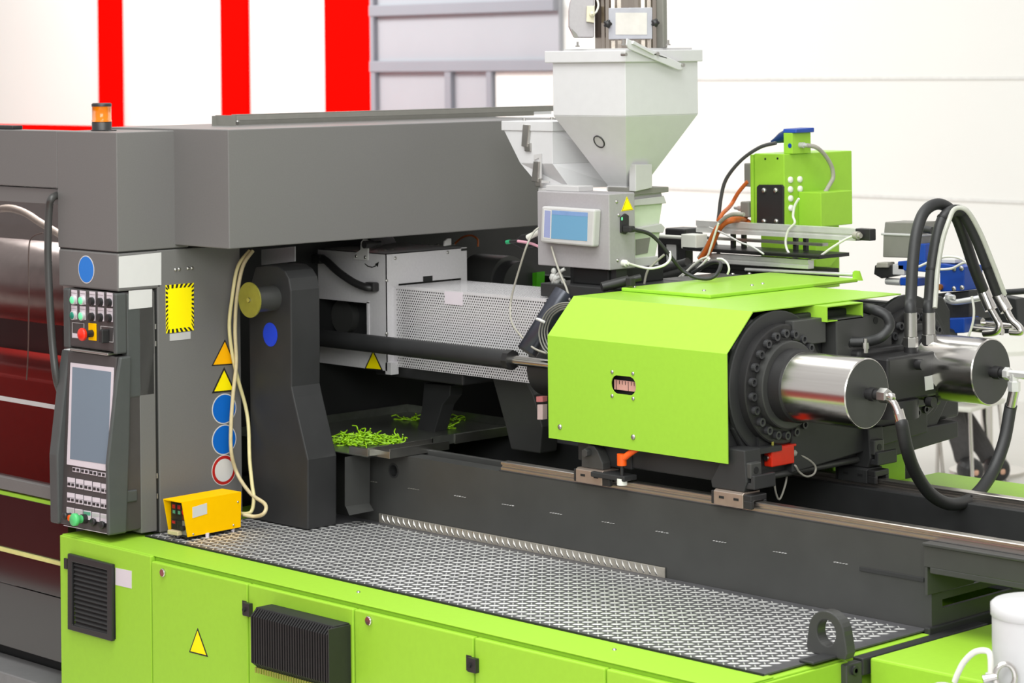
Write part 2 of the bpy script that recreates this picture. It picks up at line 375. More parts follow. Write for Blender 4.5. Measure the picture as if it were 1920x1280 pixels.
# front beam as a plate with a round hole: ring square + rest
hx, hz = hole; sq = []
N = 24
for k in range(N):
    a = 2*math.pi*k/N; c_, s_ = math.cos(a), math.sin(a); t = .04/max(abs(c_), abs(s_)); sq.append((hx+c_*t, hz+s_*t))
bs.ring(sq, circ((hx, hz), r_, N), 'y', FY, FY+.06)
bs.box(.30, hx-.04, FY, FY+.06, ZT-.02, FZ); bs.box(hx+.04, BX1, FY, FY+.06, ZT-.02, FZ)
bs.box(hx-.04, hx+.04, FY, FY+.06, ZT-.02, hz-.04); bs.box(hx-.04, hx+.04, FY, FY+.06, hz+.04, FZ)
obj('front_beam', bs, black, bed)
obj('hole_sleeve', M().ring(circ((hx, hz), r_+.004, 24), circ((hx, hz), r_-.002, 24), 'y', FY-.001, FY+.04), dark, bed)
RX1 = 3.75
obj('rail_ledge', M().box(1.19, RX1, FY-.0, FY+.11, FZ, FZ+.004), dark, bed)
obj('ledge_lip', M().box(.74, RX1, FY+.085, FY+.1, FZ-.1, FZ+.012), black, bed, .002)
obj('rear_beam', M().box(.3, RX1, 1.36, 1.52, .9, FZ-.002), dark, bed, .003)
obj('bed_floor', M().box(.3, BX1, FY+.06, 1.36, .6, .62), deep, bed)
# end plate with a slot, cantilevered side box to the right
ey = flat([(1760, 1122), (1760, 1138), (1860, 1093), (1860, 1112)], 'x', BX1)
ys0, ys1 = ey[0][0], ey[2][0]+.08; zs0, zs1 = ey[1][1], ey[0][1]
e = M(); e.box(BX1, BX1+.012, FY, ys0, ZT-.03, FZ); e.box(BX1, BX1+.012, ys1, 1.52, ZT-.03, .98)
e.box(BX1, BX1+.012, ys0, ys1, zs1, zs1+.02); e.box(BX1, BX1+.012, ys0, ys1, ZT-.03, zs0)
obj('end_plate', e, black, bed)
obj('end_fillet', M().box(BX1, BX1+.02, FY-.02, 1.52, ZT-.05, ZT+.012), dark, bed, .004)
q = P(1739, 1020, 'y', FY-.012)
cb = M(); cb.box(q.x, RX1, FY-.03, FY-.002, 1.075, q.z); cb.box(q.x+.02, RX1, FY-.03, FY+.30, 1.06, 1.076); cb.box(q.x, RX1, FY-.036, FY+.0, q.z, q.z+.008)
obj('side_box', cb, black, bed, .002)
obj('gusset', M().prism([(FY-.028, 1.0), (FY-.028, 1.075), (FY+.18, 1.075), (FY+.18, 1.0)], 'x', BX1+.012, BX1+.02), black, bed, .001)
obj('weld_seam', M().box(P(1612, 1064, 'y', FY).x, P(1733, 1092, 'y', FY).x, FY-.003, FY, P(1660, 1078, 'y', FY).z, P(1660, 1070, 'y', FY).z), dark, bed, .001)
# bracket sheet between column and bed
bp = M(); bx = .607
bp.prism(flat([(648, 857), (694, 849), (693, 943), (648, 949)], 'x', bx), 'x', bx, bx-.004)
bp.loft([tuple(P(648, 949, 'x', bx)), tuple(P(693, 943, 'x', bx)), tuple(P(693, 943, 'x', bx-.004)), tuple(P(648, 949, 'x', bx-.004))],
        [tuple(P(655, 966, 'x', bx+.02)), tuple(P(701, 957, 'x', bx+.02)), tuple(P(701, 957, 'x', bx+.016)), tuple(P(655, 966, 'x', bx+.016))])
obj('bracket_sheet', bp, black, bed)
for i, (x, y) in enumerate(((697, 903), (776, 917), (863, 931), (953, 947), (1043, 963), (1141, 980), (1242, 998), (1350, 1016), (1463, 1036), (1577, 1056))):
    wm = M(); a = 11+.3*i
    for k in range(5):
        u = -a+2*a*k/5; plate(wm, [(x+u, y-.9+u*.17+random.uniform(-.8, .5)), (x+u+a*.3, y-.7+u*.17+random.uniform(-.5, .3)), (x+u+a*.3, y+.3+u*.17), (x+u, y+.2+u*.17)], 'y', FY, .0008)
    obj('weld_mark', wm, lightgrey if i > 1 else taupe, bed)
# slide rails
def rail(x0, x1, y, lab, z=FZ+.004):
    pr = [(y, z), (y, z+.008), (y+.006, z+.011), (y+.006, z+.015), (y, z+.018), (y, z+.024), (y+.003, z+.026), (y+.032, z+.026), (y+.035, z+.024), (y+.035, z+.018), (y+.029, z+.015), (y+.029, z+.011), (y+.035, z+.008), (y+.035, z)]
    t = thing('slide_rail', lab, 'rail', ((x0+x1)/2, y+.017, z), 'slide rails of the injection carriage')
    obj('rail_body', M().prism(pr, 'x', x0, x1), railm, t)
    bolt = piece(M().lathe((0, 0, 0), (0, 0, 1), [(0, .006), (.004, .006), (.0045, .0001)], 10), steel)
    for j in range(int((x1-x0)/.075)): inst('bolt', bolt, (x0+.04+j*.075, y+.055, z), t)
    return t
rail(P(937, 872, 'y', FY).x, RX1, FY+.005, 'ground steel slide rail along the front of the dark bed')
rail(1.2, RX1, 1.39, 'dark shaded slide rail along the rear of the bed', FZ-.002)

# ------------------------------------------------------------------ lifting lug, corner post, second green cabinet
ly = .40
lugp = flat([(1517, 1212), (1521, 1175), (1529, 1155), (1542, 1146), (1556, 1146), (1569, 1155), (1580, 1180), (1590, 1225)], 'y', ly)
lx0 = lugp[0][0]; lx1 = lugp[-1][0]; lc = flat([(1549, 1186)], 'y', ly)[0]
z0 = ZT+.004; z1 = P(1548, 1145, 'y', ly).z; R_ = .058; cz = lc[1]
cx = lc[0]
outer = []; inner = []
for k in range(32):
    a = 2*math.pi*k/32-math.pi/2; ca, sa = math.cos(a), math.sin(a)
    inner.append((cx+.030*ca, cz+.033*sa))
    if sa >= 0: outer.append((cx+R_*ca, cz+(z1-cz)*sa))
    else:
        t = min((R_+.014*(-sa))/max(abs(ca), 1e-6), (cz-z0)/(-sa)); outer.append((cx+ca*t, cz+sa*t))
lug = thing('lifting_lug', 'dark grey steel lifting lug with round eye at the right end of the tread plate', 'lug', (cx, ly+.02, z0))
obj('eye_plate', M().ring(outer, inner, 'y', ly, ly+.036), black, lug, .003)
obj('base_bar', M().box(cx-.012, 2.87, ly-.095, ly, z0, z0+.007), dark, lug, .003)
po = thing('corner_post', 'dark square corner post between the two green cabinets', 'post', (2.885, .44, 0))
obj('post', M().box(2.864, 2.89, .412, .475, 0, ZT-.012), black, po, .003)
c = P(1612, 1253, 'x', 2.89); obj('bolt', M().sharp((2.89, .44, c.z), (1, 0, 0), [(0, .012), (.008, .012), (.0085, .006), (.003, .006)], 14), dark, po)
obj('cross_channel', M().box(2.842, 2.892, .476, 1.02, ZT-.05, ZT-.006), dark, po, .004)
c2 = thing('hydraulic_cabinet', 'plain lime green cabinet right of the lifting lug in front of the white tank', 'cabinet', (3.6, 1.0, 0))
obj('body', M().box(2.897, 4.6, .497, 1.54, .05, ZT-.006), satin, c2, .006)
obj('plinth', M().box(2.93, 4.57, .53, 1.52, 0, .05), deep, c2)
# green cover boxes behind the bed
c3 = thing('rear_cover', 'stepped lime green cover box standing behind the bed under the cylinders', 'cover', (2.3, 1.8, 0))
obj('tall_box', M().box(1.0, 1.93, 1.56, 1.93, .0, 1.205), satin, c3, .006)
obj('low_box', M().box(1.932, 4.6, 1.56, 2.10, .0, 1.06), satin, c3, .006)

# ------------------------------------------------------------------ clamping unit: tower, roof beam, safety gate
TX = .235
tw = thing('control_tower', 'tall grey control tower carrying stickers and the operator panel', 'tower', (.05, .3, ZT))
xb = P(108, 400, 'y', .055).x; xl = -1.6
zb_ = P(219, 474, 'x', TX).z; zt_ = 2.206; zh = P(60, 350, 'y', .055).z
obj('upper_box', M().box(xb, TX, .055, .336, zb_+.002, zt_), gray, tw, .003)
obj('header', M().box(xl, xb-.001, .055, .13, zh, zt_), gray, tw, .002)
obj('seam', M().box(xb+.004, TX-.004, .06, .33, zb_-.004, zb_+.003), deep, tw)
zs = P(302, 540, 'x', TX).z
obj('sign_box', M().box(xb+.002, TX, .055, .224, zs, zb_-.002), gray, tw, .006)
obj('lower_body', M().box(-.12, TX, P(297, 700, 'x', TX).y, .545, ZT+.004, zb_-.002), gray, tw, .003)
y0_ = P(294, 700, 'x', TX).y
obj('side_door', M().box(TX-.05, TX, P(262, 700, 'x', TX).y, y0_-.006, ZT+.012, zs-.01), gray, tw, .002)
obj('door_gap', M().box(TX-.06, TX-.006, y0_-.012, P(299, 700, 'x', TX).y, ZT+.006, zs-.004), deep, tw)
for z in (612, 644, 892, 930):
    c = P(293, z, 'x', TX); obj('hinge', M().cyl((TX-.002, y0_-.002, c.z-.008), (TX-.002, y0_-.002, c.z+.008), .003, n=10), steel, tw)
sm = M()
for x, y in ((329, 505.5), (336, 504.5), (352.5, 503), (360, 502.5)):
    c = P(x, y, 'x', TX); inst('screw', SCREW, (TX, c.y, c.z), tw, ROT_X)
def sticker(name, pts, ax, v, m1, m2=None, k=.86, parent=None, label=None):
    s = M(); p = flat(pts, ax, v); o_ = OUT[ax]; s.prism(p, ax, v+o_*.0003, v+o_*.0012); ms = [m1]
    if m2: s.cur = 1; s.prism(shrink(p, k), ax, v+o_*.0012, v+o_*.0016); ms.append(m2)
    return tag(obj(name, s, ms, parent), label)
def round_sticker(x, y, ax, v, r, m1, m2, k, parent, label=None, m3=None, k3=0, sx=1):
    s = M(); c = flat([(x, y)], ax, v)[0]; o_ = OUT[ax]
    s.prism(circ(c, r, 36, sx), ax, v+o_*.0003, v+o_*.0012); s.cur = 1; s.prism(circ(c, r*k, 36, sx), ax, v+o_*.0012, v+o_*.0016); ms = [m1, m2]
    if m3: s.cur = 2; s.prism(circ(c, r*k3, 36, sx), ax, v+o_*.0016, v+o_*.002); ms.append(m3)
    return tag(obj('round_sign', s, ms, parent), label)
sticker('label_plate', [(222.5, 481), (302, 473), (302, 534), (222.5, 540)], 'x', TX, paper, None, parent=tw)
sticker('label_plate', [(241, 545), (285, 541.5), (285, 575.5), (241, 580)], 'x', TX, paper, None, parent=tw)
sticker('label_plate', [(318, 626), (357, 621), (357, 635), (318, 639)], 'x', TX, lightgrey, None, parent=tw)
# hazard notice with striped border
hz = M(); hp = [(310, 534.5), (363, 530), (363, 619), (311, 625)]; hz.prism(flat(hp, 'x', TX), 'x', TX+.0003, TX+.0012); hz.cur = 1
def lerp(a, b, t): return (a[0]+(b[0]-a[0])*t, a[1]+(b[1]-a[1])*t)
for e_ in range(4):
    A, B = hp[e_], hp[(e_+1) % 4]; n = 6 if e_ % 2 == 0 else 10
    C_, D_ = shrink(hp, .84)[e_], shrink(hp, .84)[(e_+1) % 4]
    for k in range(n):
        t0, t1 = (k+.25)/n, (k+.75)/n; sh_ = -.35/n if e_ in (2, 3) else .35/n
        q = [lerp(A, B, t0), lerp(A, B, t1), lerp(C_, D_, max(0, min(1, t1-sh_))), lerp(C_, D_, max(0, min(1, t0-sh_)))]
        hz.prism(flat(q, 'x', TX), 'x', TX+.0012, TX+.0016)
tag(obj('hazard_notice', hz, [signyel, signblack], tw), 'yellow notice with black hazard border')
sticker('warning_sign', [(421.5, 636), (396.5, 686), (441, 683)], 'x', TX, signblack, signora, .86, tw, 'amber warning triangle')
sticker('warning_sign', [(420, 688), (397, 737), (441, 733)], 'x', TX, signblack, signyel, .80, tw, 'yellow warning triangle')
rr = abs(P(420, 738, 'x', TX).z-P(420, 795, 'x', TX).z)/2
round_sticker(420, 766, 'x', TX, rr, paper, signblue, .93, tw, 'upper blue round sign')
round_sticker(420, 824, 'x', TX, rr, paper, signblue, .93, tw, 'lower blue round sign')
round_sticker(419.5, 881, 'x', TX, rr, paper, signred, .95, tw, 'red and white round sign', paper, .75)
round_sticker(162, 505, 'y', .055, .0455, paper, skyblue, .93, tw, 'tall oval blue sign')

c = P(22, 240, 'y', .08); obj('roof_cap', M().box(c.x-.5, c.x, .08, .125, zt_, zt_+.014), plastic, tw, .004)
# amber beacon on the tower
bc = P(191, 243, 'y', .16); zb0 = zt_
be = thing('signal_beacon', 'amber signal beacon on top of the grey control tower', 'beacon', (bc.x, .16, zb0))
B_ = Vector((bc.x, .16, zb0))
obj('base', M().lathe(B_, (0, 0, 1), [(0, .034), (.002, .034), (.004, .032), (.027, .033), (.029, .03)], 28), plastic, be)
obj('foot_plate', M().prism(circ((bc.x+.025, .15), .045, 24, 1.3, .7), 'z', zb0, zb0+.003), plastic, be)
obj('lens', M().lathe(B_, (0, 0, 1), [(.029, .0325), (.034, .033), (.036, .0315), (.078, .0315), (.08, .0325)], 28), amber, be)
obj('cap', M().lathe(B_, (0, 0, 1), [(.08, .033), (.088, .033), (.091, .029), (.091, .0001)], 28), plastic, be)

# roof beam across the machine
XB = .525
rb = thing('roof_beam', 'wide grey sheet metal roof beam spanning across the machine', 'beam', (.1, 1.2, 1.83))
zb2, zt2 = P(428.7, 467, 'x', XB).z, P(428.7, 243, 'x', XB).z
yB0 = P(428.7, 350, 'x', XB).y
obj('beam_body', M().box(TX+.003-.4, XB, yB0, 1.86, zb2, zt2), gray, rb, .003)
# trough frame standing on the roof behind the beam
fy0, fz = 1.02, zt2
fr = thing('roof_trough', 'open grey channel trough lying on the machine roof behind the beam', 'trough', (0, 1.8, zt2))
xk = .16
a = P(397, 216, 'x', xk-.1); b = P(1036, 211, 'x', xk)
obj('back_wall', M().box(xk-.1, xk-.095, a.y, P(1034, 211, 'x', xk).y, zt2, a.z-.002), taupe, fr)
obj('front_lip', M().box(xk-.0, xk+.012, P(441, 216, 'x', xk).y, P(1034, 211, 'x', xk).y, a.z-.018, a.z), taupe, fr, .002)
obj('top_flange', M().box(xk-.02, xk+.012, P(441, 216, 'x', xk).y, P(1034, 211, 'x', xk).y, a.z, a.z+.003), taupe, fr)
obj('end_plate', M().box(xk-.1, xk+.002, P(441, 216, 'x', xk).y-.008, P(441, 216, 'x', xk).y, zt2, a.z), taupe, fr)
a = P(948, 206, 'x', xk-.2); b = P(1034, 203, 'x', xk-.2); obj('white_edge', M().box(xk-.22, xk-.2, a.y, b.y, zt2, a.z), white, fr)
c = P(447, 230, 'x', xk); obj('knob', M().ball((xk-.07, c.y+.05, c.z), .008), steel, fr)

# safety gate to the left of the tower
gt = thing('safety_gate', 'sliding safety gate with smoked window and dark glossy lower panels left of the control panel', 'gate', (-.8, .12, .4))
GY = .08
def gz(y, x=60): return P(x, y, 'y', GY).z
xr = -.13
obj('top_rail', M().box(xl, xb-.004, GY-.015, GY+.03, gz(380), zh-.004), gray, gt, .002)
obj('window', M().box(xl, xr, GY+.004, GY+.009, gz(905), gz(380)), glass, gt)
obj('bottom_rail', M().box(xl, xr, GY-.012, GY+.03, gz(927), gz(903)), gray, gt, .003)
obj('green_strip', M().box(xl, xr, GY-.006, GY+.03, gz(938), gz(931)), green, gt)
obj('panel', M().box(xl, -.10, GY-.002, GY+.03, gz(1041), gz(939)), maroon, gt, .001)
obj('panel', M().box(xl, -.10, GY+.002, GY+.03, gz(1106), gz(1046)), maroon, gt, .001)
obj('panel', M().box(xl, -.10, GY+.002, GY+.03, gz(1226), gz(1108)), maroon, gt, .001)
tag(obj('trim_strip', M().box(xl, -.10, GY-.012, GY+.02, gz(1045), gz(1038)), mat('strip_yellow', (214, 208, 132), .4), gt, .001), 'pale yellow trim strip')
obj('kick_recess', M().box(xl, -.10, GY+.06, GY+.09, .3, gz(1226)), deep, gt)
obj('skirt', M().box(xl, -.0, -.02, GY+.05, .0, gz(1252)), stepm, gt, .004)
zz = [(107, 366), (97, 372), (92, 392), (90, 470), (93, 560), (98, 640), (106, 710), (116, 740)]
obj('grip_bar', M().tube([P(x, y, 'y', GY-.05+(.04 if i in (0, 7) else 0)) for i, (x, y) in enumerate(zz)], .0125, 12), black, gt)
obj('window_line', M().box(xl, xr, GY-.001, GY+.003, gz(760), gz(752)), lightgrey, gt)
# inside the gate: a bright drum and a red box standing in for reflections
dr = thing('mould_cylinder', 'shiny steel clamping cylinder seen through the smoked gate window', 'cylinder', (-.9, .55, 1.5))
dz0, dz1 = P(20, 455, 'y', .42).z, P(20, 590, 'y', .42).z
obj('barrel', M().cyl((-2.2, .55, (dz0+dz1)/2-.02), (-.35, .55, (dz0+dz1)/2-.02), .15, n=40), steel, dr)
obj('flange', M().sharp((-.345, .55, (dz0+dz1)/2-.02), (1, 0, 0), [(0, .2), (.16, .2)], 40), dark, dr)
obj('cable', M().tube([P(x, y, 'y', .22) for x, y in ((80, 436), (60, 445), (54, 470), (54, 560), (53, 650), (50, 712))], .0025, 8), greycab, dr)
cv = thing('moving_platen', 'dark platen block behind the smoked gate window', 'platen', (-.7, 1.0, .95))
obj('block', M().box(-1.7, -.25, .78, 2.2, .95, 1.62), dark, cv, .01)
obj('red_reflection', M().box(-1.7, -.25, .3, .76, .95, 1.32), mat('reflected_red', (168, 40, 34), .4), cv, .01)  # added box, painted the red that the window glass reflects
obj('rear_screen', M().box(-5.2, -.24, 2.22, 2.26, .95, 1.93), mat('screen_grey', (120, 118, 116), .5), cv)  # added sheet that blocks the red wall from showing through the window
obj('hose', M().tube([P(x, y, 'y', .6) for x, y in ((-60, 420), (0, 392), (40, 396), (80, 420), (130, 450))], .014, 10), greycab, cv)

# ------------------------------------------------------------------ operator panel
op = thing('operator_panel', 'charcoal operator panel with tall screen, push buttons and key pad on the control tower', 'control panel', (.1, .05, .93))
PY = .046
xp0 = P(129, 545, 'y', PY).x; xp1 = TX-.002
um = M(); z0 = P(219, 661, 'y', PY).z; z1 = zs-.004
um.prism([(PY, z0), (PY, z1), (.20, z1), (.20, z0)], 'x', xp0, xp1)
obj('button_box', um, panelm, op, .006)
obj('grip_strip', M().box(xp0+.02, xp1-.03, PY-.012, PY+.03, z0-.012, z0-.003), steel, op, .003)
obj('side_trim', M().box(xp1-.012, xp1+.006, PY-.004, PY+.04, z0-.006, z1), panelside, op, .006)
obj('side_trim', M().box(xp0-.03, xp0+.006, PY-.004, PY+.06, z0-.006, z1), panelside, op, .006)
# ten push buttons in two rows, each under a small label
BT = piece(M().sharp((0, 0, 0), (0, -1, 0), [(0, .0135), (.010, .0135), (.0105, .0105), (.013, .0105)], 22), plastic)
RIM = piece(M().sharp((0, 0, 0), (0, -1, 0), [(0, .015), (.010, .0145), (.0105, .012)], 22), silver)
LITE = piece(M().lathe((0, 0, 0), (0, -1, 0), [(.0, .0118), (.012, .0118), (.014, .009), (.0142, .0001)], 22), btngreen)
DKG = piece(M().lathe((0, 0, 0), (0, -1, 0), [(.0, .0118), (.012, .0118), (.014, .009), (.0142, .0001)], 22), btndark)
xs = (140, 156, 174, 190, 206.5)
for r, (yb, yt) in enumerate(((562, 546), (591, 575))):
    for k, x in enumerate(xs):
        dy = (x-140)*.075; c = P(x, yb+dy, 'y', PY); lc_ = P(x, yt+dy, 'y', PY)
        lp = M().box(c.x-.017, c.x+.015, PY-.0015, PY, c.z-.012, lc_.z+.004); lp.cur = 1
        lp.box(c.x-.016, c.x+.014, PY-.0019, PY-.0015, lc_.z-.006, lc_.z-.0052)
        obj('button_label', lp, [lilac, signblack], op)
        if k < 2:
            b = inst('push_button', RIM, c, op, label='lit green push button' if (r, k) != (1, 0) else 'dark green push button')
            inst('button_lens', DKG if (r, k) == (1, 0) else LITE, c, b).location = (0, 0, 0)
        else: inst('push_button', BT, c, op)
# emergency stop on its yellow plate, key switch frame, info plate
c = P(174.5, 623, 'y', PY)
ep = obj('stop_plate', M().box(c.x-.022, c.x+.022, PY-.004, PY, c.z-.026, c.z+.03), yellow, op, .003)
es = obj('emergency_stop', M().sharp((c.x, PY-.004, c.z-.003), (0, -1, 0), [(0, .012), (.03, .012)], 20), plastic, op)
obj('stop_button', M().lathe((c.x, PY-.034, c.z-.003), (0, -1, 0), [(0, .014), (.002, .02), (.01, .021), (.014, .019), (.0175, .012), (.018, .0001)], 28), red, es)
def frame(m, pxs, ax, v, k=.93, t=.0012): p = flat(pxs, ax, v); m.ring(p, shrink(p, k), ax, v, v+OUT[ax]*t)
kf = M(); frame(kf, [(189, 610.5), (214, 613), (213, 642), (189, 639)], 'y', PY); kf.cur = 1
obj('switch_frame', kf, [lightgrey, signblack], op)
c = P(202, 627, 'y', PY); obj('rotary_switch', M().box(c.x-.009, c.x+.011, PY-.03, PY, c.z-.026, c.z+.018), plastic, op, .004)
inf = M(); frame(inf, [(135.5, 604), (158, 606), (158, 635), (135.5, 633)], 'y', PY, .95); inf.cur = 1
plate(inf, [(136, 624), (150, 626), (150, 634), (136, 632.5)], 'y', PY); obj('info_plate', inf, [lightgrey, lilac], op)
# lower body: slightly tilted front
TA = Vector((0, PY, z0-.014)); TB = Vector((0, .010, .925)); TN = Vector((0, (TB.z-TA.z), -(TB.y-TA.y))).normalized()
if TN.y > 0: TN = -TN
def T(x, y):
    d = FW + RT*((x-HX)/FPX) - UP*((y-HY)/FPX); return EYE + d*((TA-EYE).dot(TN)/d.dot(TN))
def tplate(m, pxs, t=.0015, lift=0):
    p = [T(*q) for q in pxs]; return m.loft([q+TN*lift for q in p], [q+TN*(lift+t) for q in p])
lb = M(); lb.prism([(TA.y, TA.z), (TB.y+.004, .96), (TB.y, .925), (TB.y+.11, .925), (.20, .94), (.20, TA.z)], 'x', xp0-.01, xp1)
obj('screen_body', lb, panelm, op, .004)
for x0, x1 in ((xp0-.055, xp0-.008), (xp1+.001, xp1+.016)):
    sw = M(); q0, q1 = (x0, x1)
    sw.prism([(TA.y+.006, TA.z), (TA.y-.012, 1.40), (TB.y-.012, 1.15), (TB.y-.010, .925), (TB.y+.06, .925), (TB.y+.075, 1.2), (TA.y+.05, TA.z)], 'x', x0, x1)
    obj('side_trim', sw, panelside, op, .006)
obj('side_cover', M().box(xp1-.03, xp1+.002, P(238, 600, 'x', TX).y, y0_-.006, P(250, 745, 'x', TX).z, zs-.008), panelside, op, .004)
hd = M(); hd.box(xp1-.04, xp1-.012, .075, .14, .94, P(250, 740, 'x', TX).z)
obj('side_recess', hd, taupe, op, .004)
obj('side_hook', M().box(xp1-.012, xp1+.006, .07, .12, P(250, 940, 'x', TX).z, P(250, 918, 'x', TX).z), panelside, op, .004)
scr = M(); tplate(scr, [(133.5, 679.5), (214, 689), (207, 884), (126.5, 870)], .003)
sf = obj('screen_frame', scr, lilac, op)
sg = M(); tplate(sg, [(137.5, 687.5), (210, 697), (203.5, 870.5), (133, 860)], .0008, .003)
obj('screen_glass', sg, lcd, sf)
# key pad: groups of two keys with a label field
for (yy, n, x0, dx, lab) in ((880, 4, 143.5, 16, 0), (904, 5, 134, 15.9, 1), (932.5, 5, 133.5, 15.8, 1)):
    for k in range(n):
        x = x0+k*dx; y = yy+k*3.0-(0 if lab else 0)
        g = M(); h = 4.6 if not lab else 9.5
        tplate(g, [(x-7, y-h-(.4)), (x+7, y-h+1.6), (x+7, y+h+.6), (x-7, y+h-1.4)] if lab else [(x-7, y-h), (x+7, y-h+2), (x+7, y+h+1), (x-7, y+h-1)], .0015)
        if lab: g.cur = 1; tplate(g, [(x-7, y-1.2), (x+7, y+.6), (x+7, y+1.1), (x-7, y-.7)], .0003, .0015)
        kg = obj('key_group', g, [lilac, signblack], op)
        for u in (-3.6, 3.4):
            kk = M(); v = y+(3.6 if lab else 0)+u*.2; tplate(kk, [(x+u-2.3, v-2.6), (x+u+2.3, v-2), (x+u+2.3, v+3), (x+u-2.3, v+2.4)], .0016, .0015)
            obj('key', kk, plastic, kg)
for k in range(5):
    x = 132.5+k*15.8; y = 958+k*3
    g = M(); tplate(g, [(x-7, y-8), (x+7, y-5.8), (x+7, y+11), (x-7, y+9)], .0015); g.cur = 1; tplate(g, [(x-6.5, y-6), (x+6.5, y-4), (x+6.5, y+2.5), (x-6.5, y+.8)], .0004, .0015)
    obj('button_label', g, [lilac, keygreen if k == 2 else lightgrey], op)
def knob(x, y, r, h, m, lab=None, name='push_button'):
    return tag(obj(name, M().lathe(T(x, y), TN, [(0, r*.75), (h*.55, r*.75), (h*.6, r), (h*.95, r*.95), (h, r*.6), (h*1.01, .0001)], 22), m, op), lab)
knob(178.5, 978, .013, .014, plastic); knob(195.5, 983.5, .013, .014, plastic)
knob(133, 966, .012, .03, plastic, None, 'selector_knob'); knob(139, 970, .010, .022, lever, 'orange knob', 'selector_knob')
mb = obj('mushroom_base', M().sharp(T(161, 972), TN, [(0, .015), (.018, .015)], 22), plastic, op)
tag(obj('mushroom_button', M().lathe(T(161, 972)+TN*.018, TN, [(0, .013), (.016, .014), (.018, .02), (.03, .0205), (.034, .017), (.0345, .0001)], 26), mat('start_green', (84, 194, 116), .35), mb), 'green mushroom button')
obj('bottom_line', M().loft([T(120, 984)+TN*.002, T(203, 1000)+TN*.002, T(203, 1001)+TN*.002, T(120, 985)+TN*.002], [T(120, 984), T(203, 1000), T(203, 1001), T(120, 985)]), lilac, op)

# ------------------------------------------------------------------ yellow controller box and its cables
yb = thing('controller_box', 'yellow controller box with red displays standing on the tread plate', 'controller', (.31, .32, ZT))
ZB = ZT+.016
f0 = P(351, 1009, 'z', ZB-.004); b0 = P(450, 990, 'z', ZB-.004)
dvec = Vector((b0.x-f0.x, b0.y-f0.y, 0)); L_ = dvec.length; du = dvec.normalized(); dr_ = Vector((du.y, -du.x, 0))   # dr_: to the right side (+x)
def K(u, s, z): return f0 + du*u - dr_*s + Vector((0, 0, z-f0.z))
W_ = .088
ztf = P(341.5, 941, 'x', f0.x).z; ztb = P(456, 920, 'x', b0.x).z
ztp = max(ztf, ztb)-.004
hood = M()
def sheet(m, a, b, c, d, n, t=.003):
    n = n*t; m.loft([a, b, c, d], [a+n, b+n, c+n, d+n])
sheet(hood, K(0, 0, ZB), K(L_, 0, ZB), K(L_+.004, 0, ztp), K(-.022, 0, ztp), -dr_*-1)
sheet(hood, K(0, W_, ZB), K(L_, W_, ZB), K(L_+.004, W_, ztp), K(-.022, W_, ztp), dr_*-1)
sheet(hood, K(-.022, -.003, ztp), K(L_+.004, -.003, ztp), K(L_+.004, W_+.003, ztp), K(-.022, W_+.003, ztp), Vector((0, 0, 1)))
sheet(hood, K(L_, 0, ZB), K(L_, W_, ZB), K(L_+.004, W_, ztp), K(L_+.004, 0, ztp), du)
obj('hood', hood, yellow, yb)
ch = M(); ch.loft([K(.004, .004, ZB-.004), K(L_-.004, .004, ZB-.004), K(L_-.004, W_-.004, ZB-.004), K(.004, W_-.004, ZB-.004)], [K(.004, .004, ztp-.004), K(L_-.004, .004, ztp-.004), K(L_-.004, W_-.004, ztp-.004), K(.004, W_-.004, ztp-.004)])
obj('chassis', ch, plastic, yb)
def KF(s0, s1, zz0, zz1, t, m, lift=0):   # box on the front of the chassis, s measured from the left
    a = [K(.004-lift, W_-s, z) for s, z in ((s0, zz0), (s1, zz0), (s1, zz1), (s0, zz1))]; m.loft(a, [p-du*t for p in a]); return m
H_ = ztp-ZB
for s0, s1, h0, h1 in ((.012, .036, .58, .9), (.038, .062, .58, .9), (.010, .035, .2, .42), (.037, .062, .2, .42)):
    m_ = obj('meter', KF(s0, s1, ZB+H_*h0, ZB+H_*h1, .004, M()), plastic, yb)
    dm = M(); hh = (h1-h0); KF(s0+.004, s1-.006, ZB+H_*(h0+hh*.55), ZB+H_*(h0+hh*.9), .0006, dm, .0042)
    if not (s0 > .03 and h0 < .3): obj('display', dm, ledred, m_)
    kd = M(); KF(s0+.006, s1-.006, ZB+H_*(h0+hh*.1), ZB+H_*(h0+hh*.4), .0008, kd, .0042); obj('meter_keys', kd, keygreen if h0 > .3 else deep, m_)
rp = obj('switch_panel', KF(.063, .083, ZB+H_*.47, ZB+H_*.92, .003, M()), mat('dark_red', (104, 30, 30), .4), yb)
obj('rocker_switch', M().sharp(K(.001, W_-.076, ZB+H_*.7), -du, [(0, .010), (.004, .010), (.004, .006), (.007, .006)], 18), red, rp)
gp = obj('connector_panel', KF(.063, .083, ZB+H_*.04, ZB+H_*.44, .003, M()), taupe, yb)
obj('socket', M().sharp(K(.001, W_-.072, ZB+H_*.24), -du, [(0, .008), (.012, .008)], 16), plastic, gp)
obj('latch_bar', KF(.008, .060, ZB+H_*.02, ZB+H_*.14, .02, M()), beige, yb, .002)
lbp = M(); a = [K(u, -.0033, z) for u, z in ((L_*.09, ZB+H_*.52), (L_*.36, ZB+H_*.57), (L_*.36, ZB+H_*.88), (L_*.09, ZB+H_*.83))]
lbp.loft(a, [p+dr_*.001 for p in a]); obj('label_plate', lbp, paper, yb)
SB = piece(M().ball((0, 0, 0), .004, 8), steel)
for u, h in ((.10, .06), (.86, .1), (.95, .75)): inst('screw', SB, K(L_*u, -.003, ZB+H_*h), yb)
ft = piece(M().sharp((0, 0, 0), (0, 0, 1), [(0, .006), (.014, .007)], 12), lilac)
for u, s in ((.36, -.004), (.9, .01), (.1, .07), (.9, .07)): inst('foot', ft, K(L_*u, s, ZT+.004), yb)
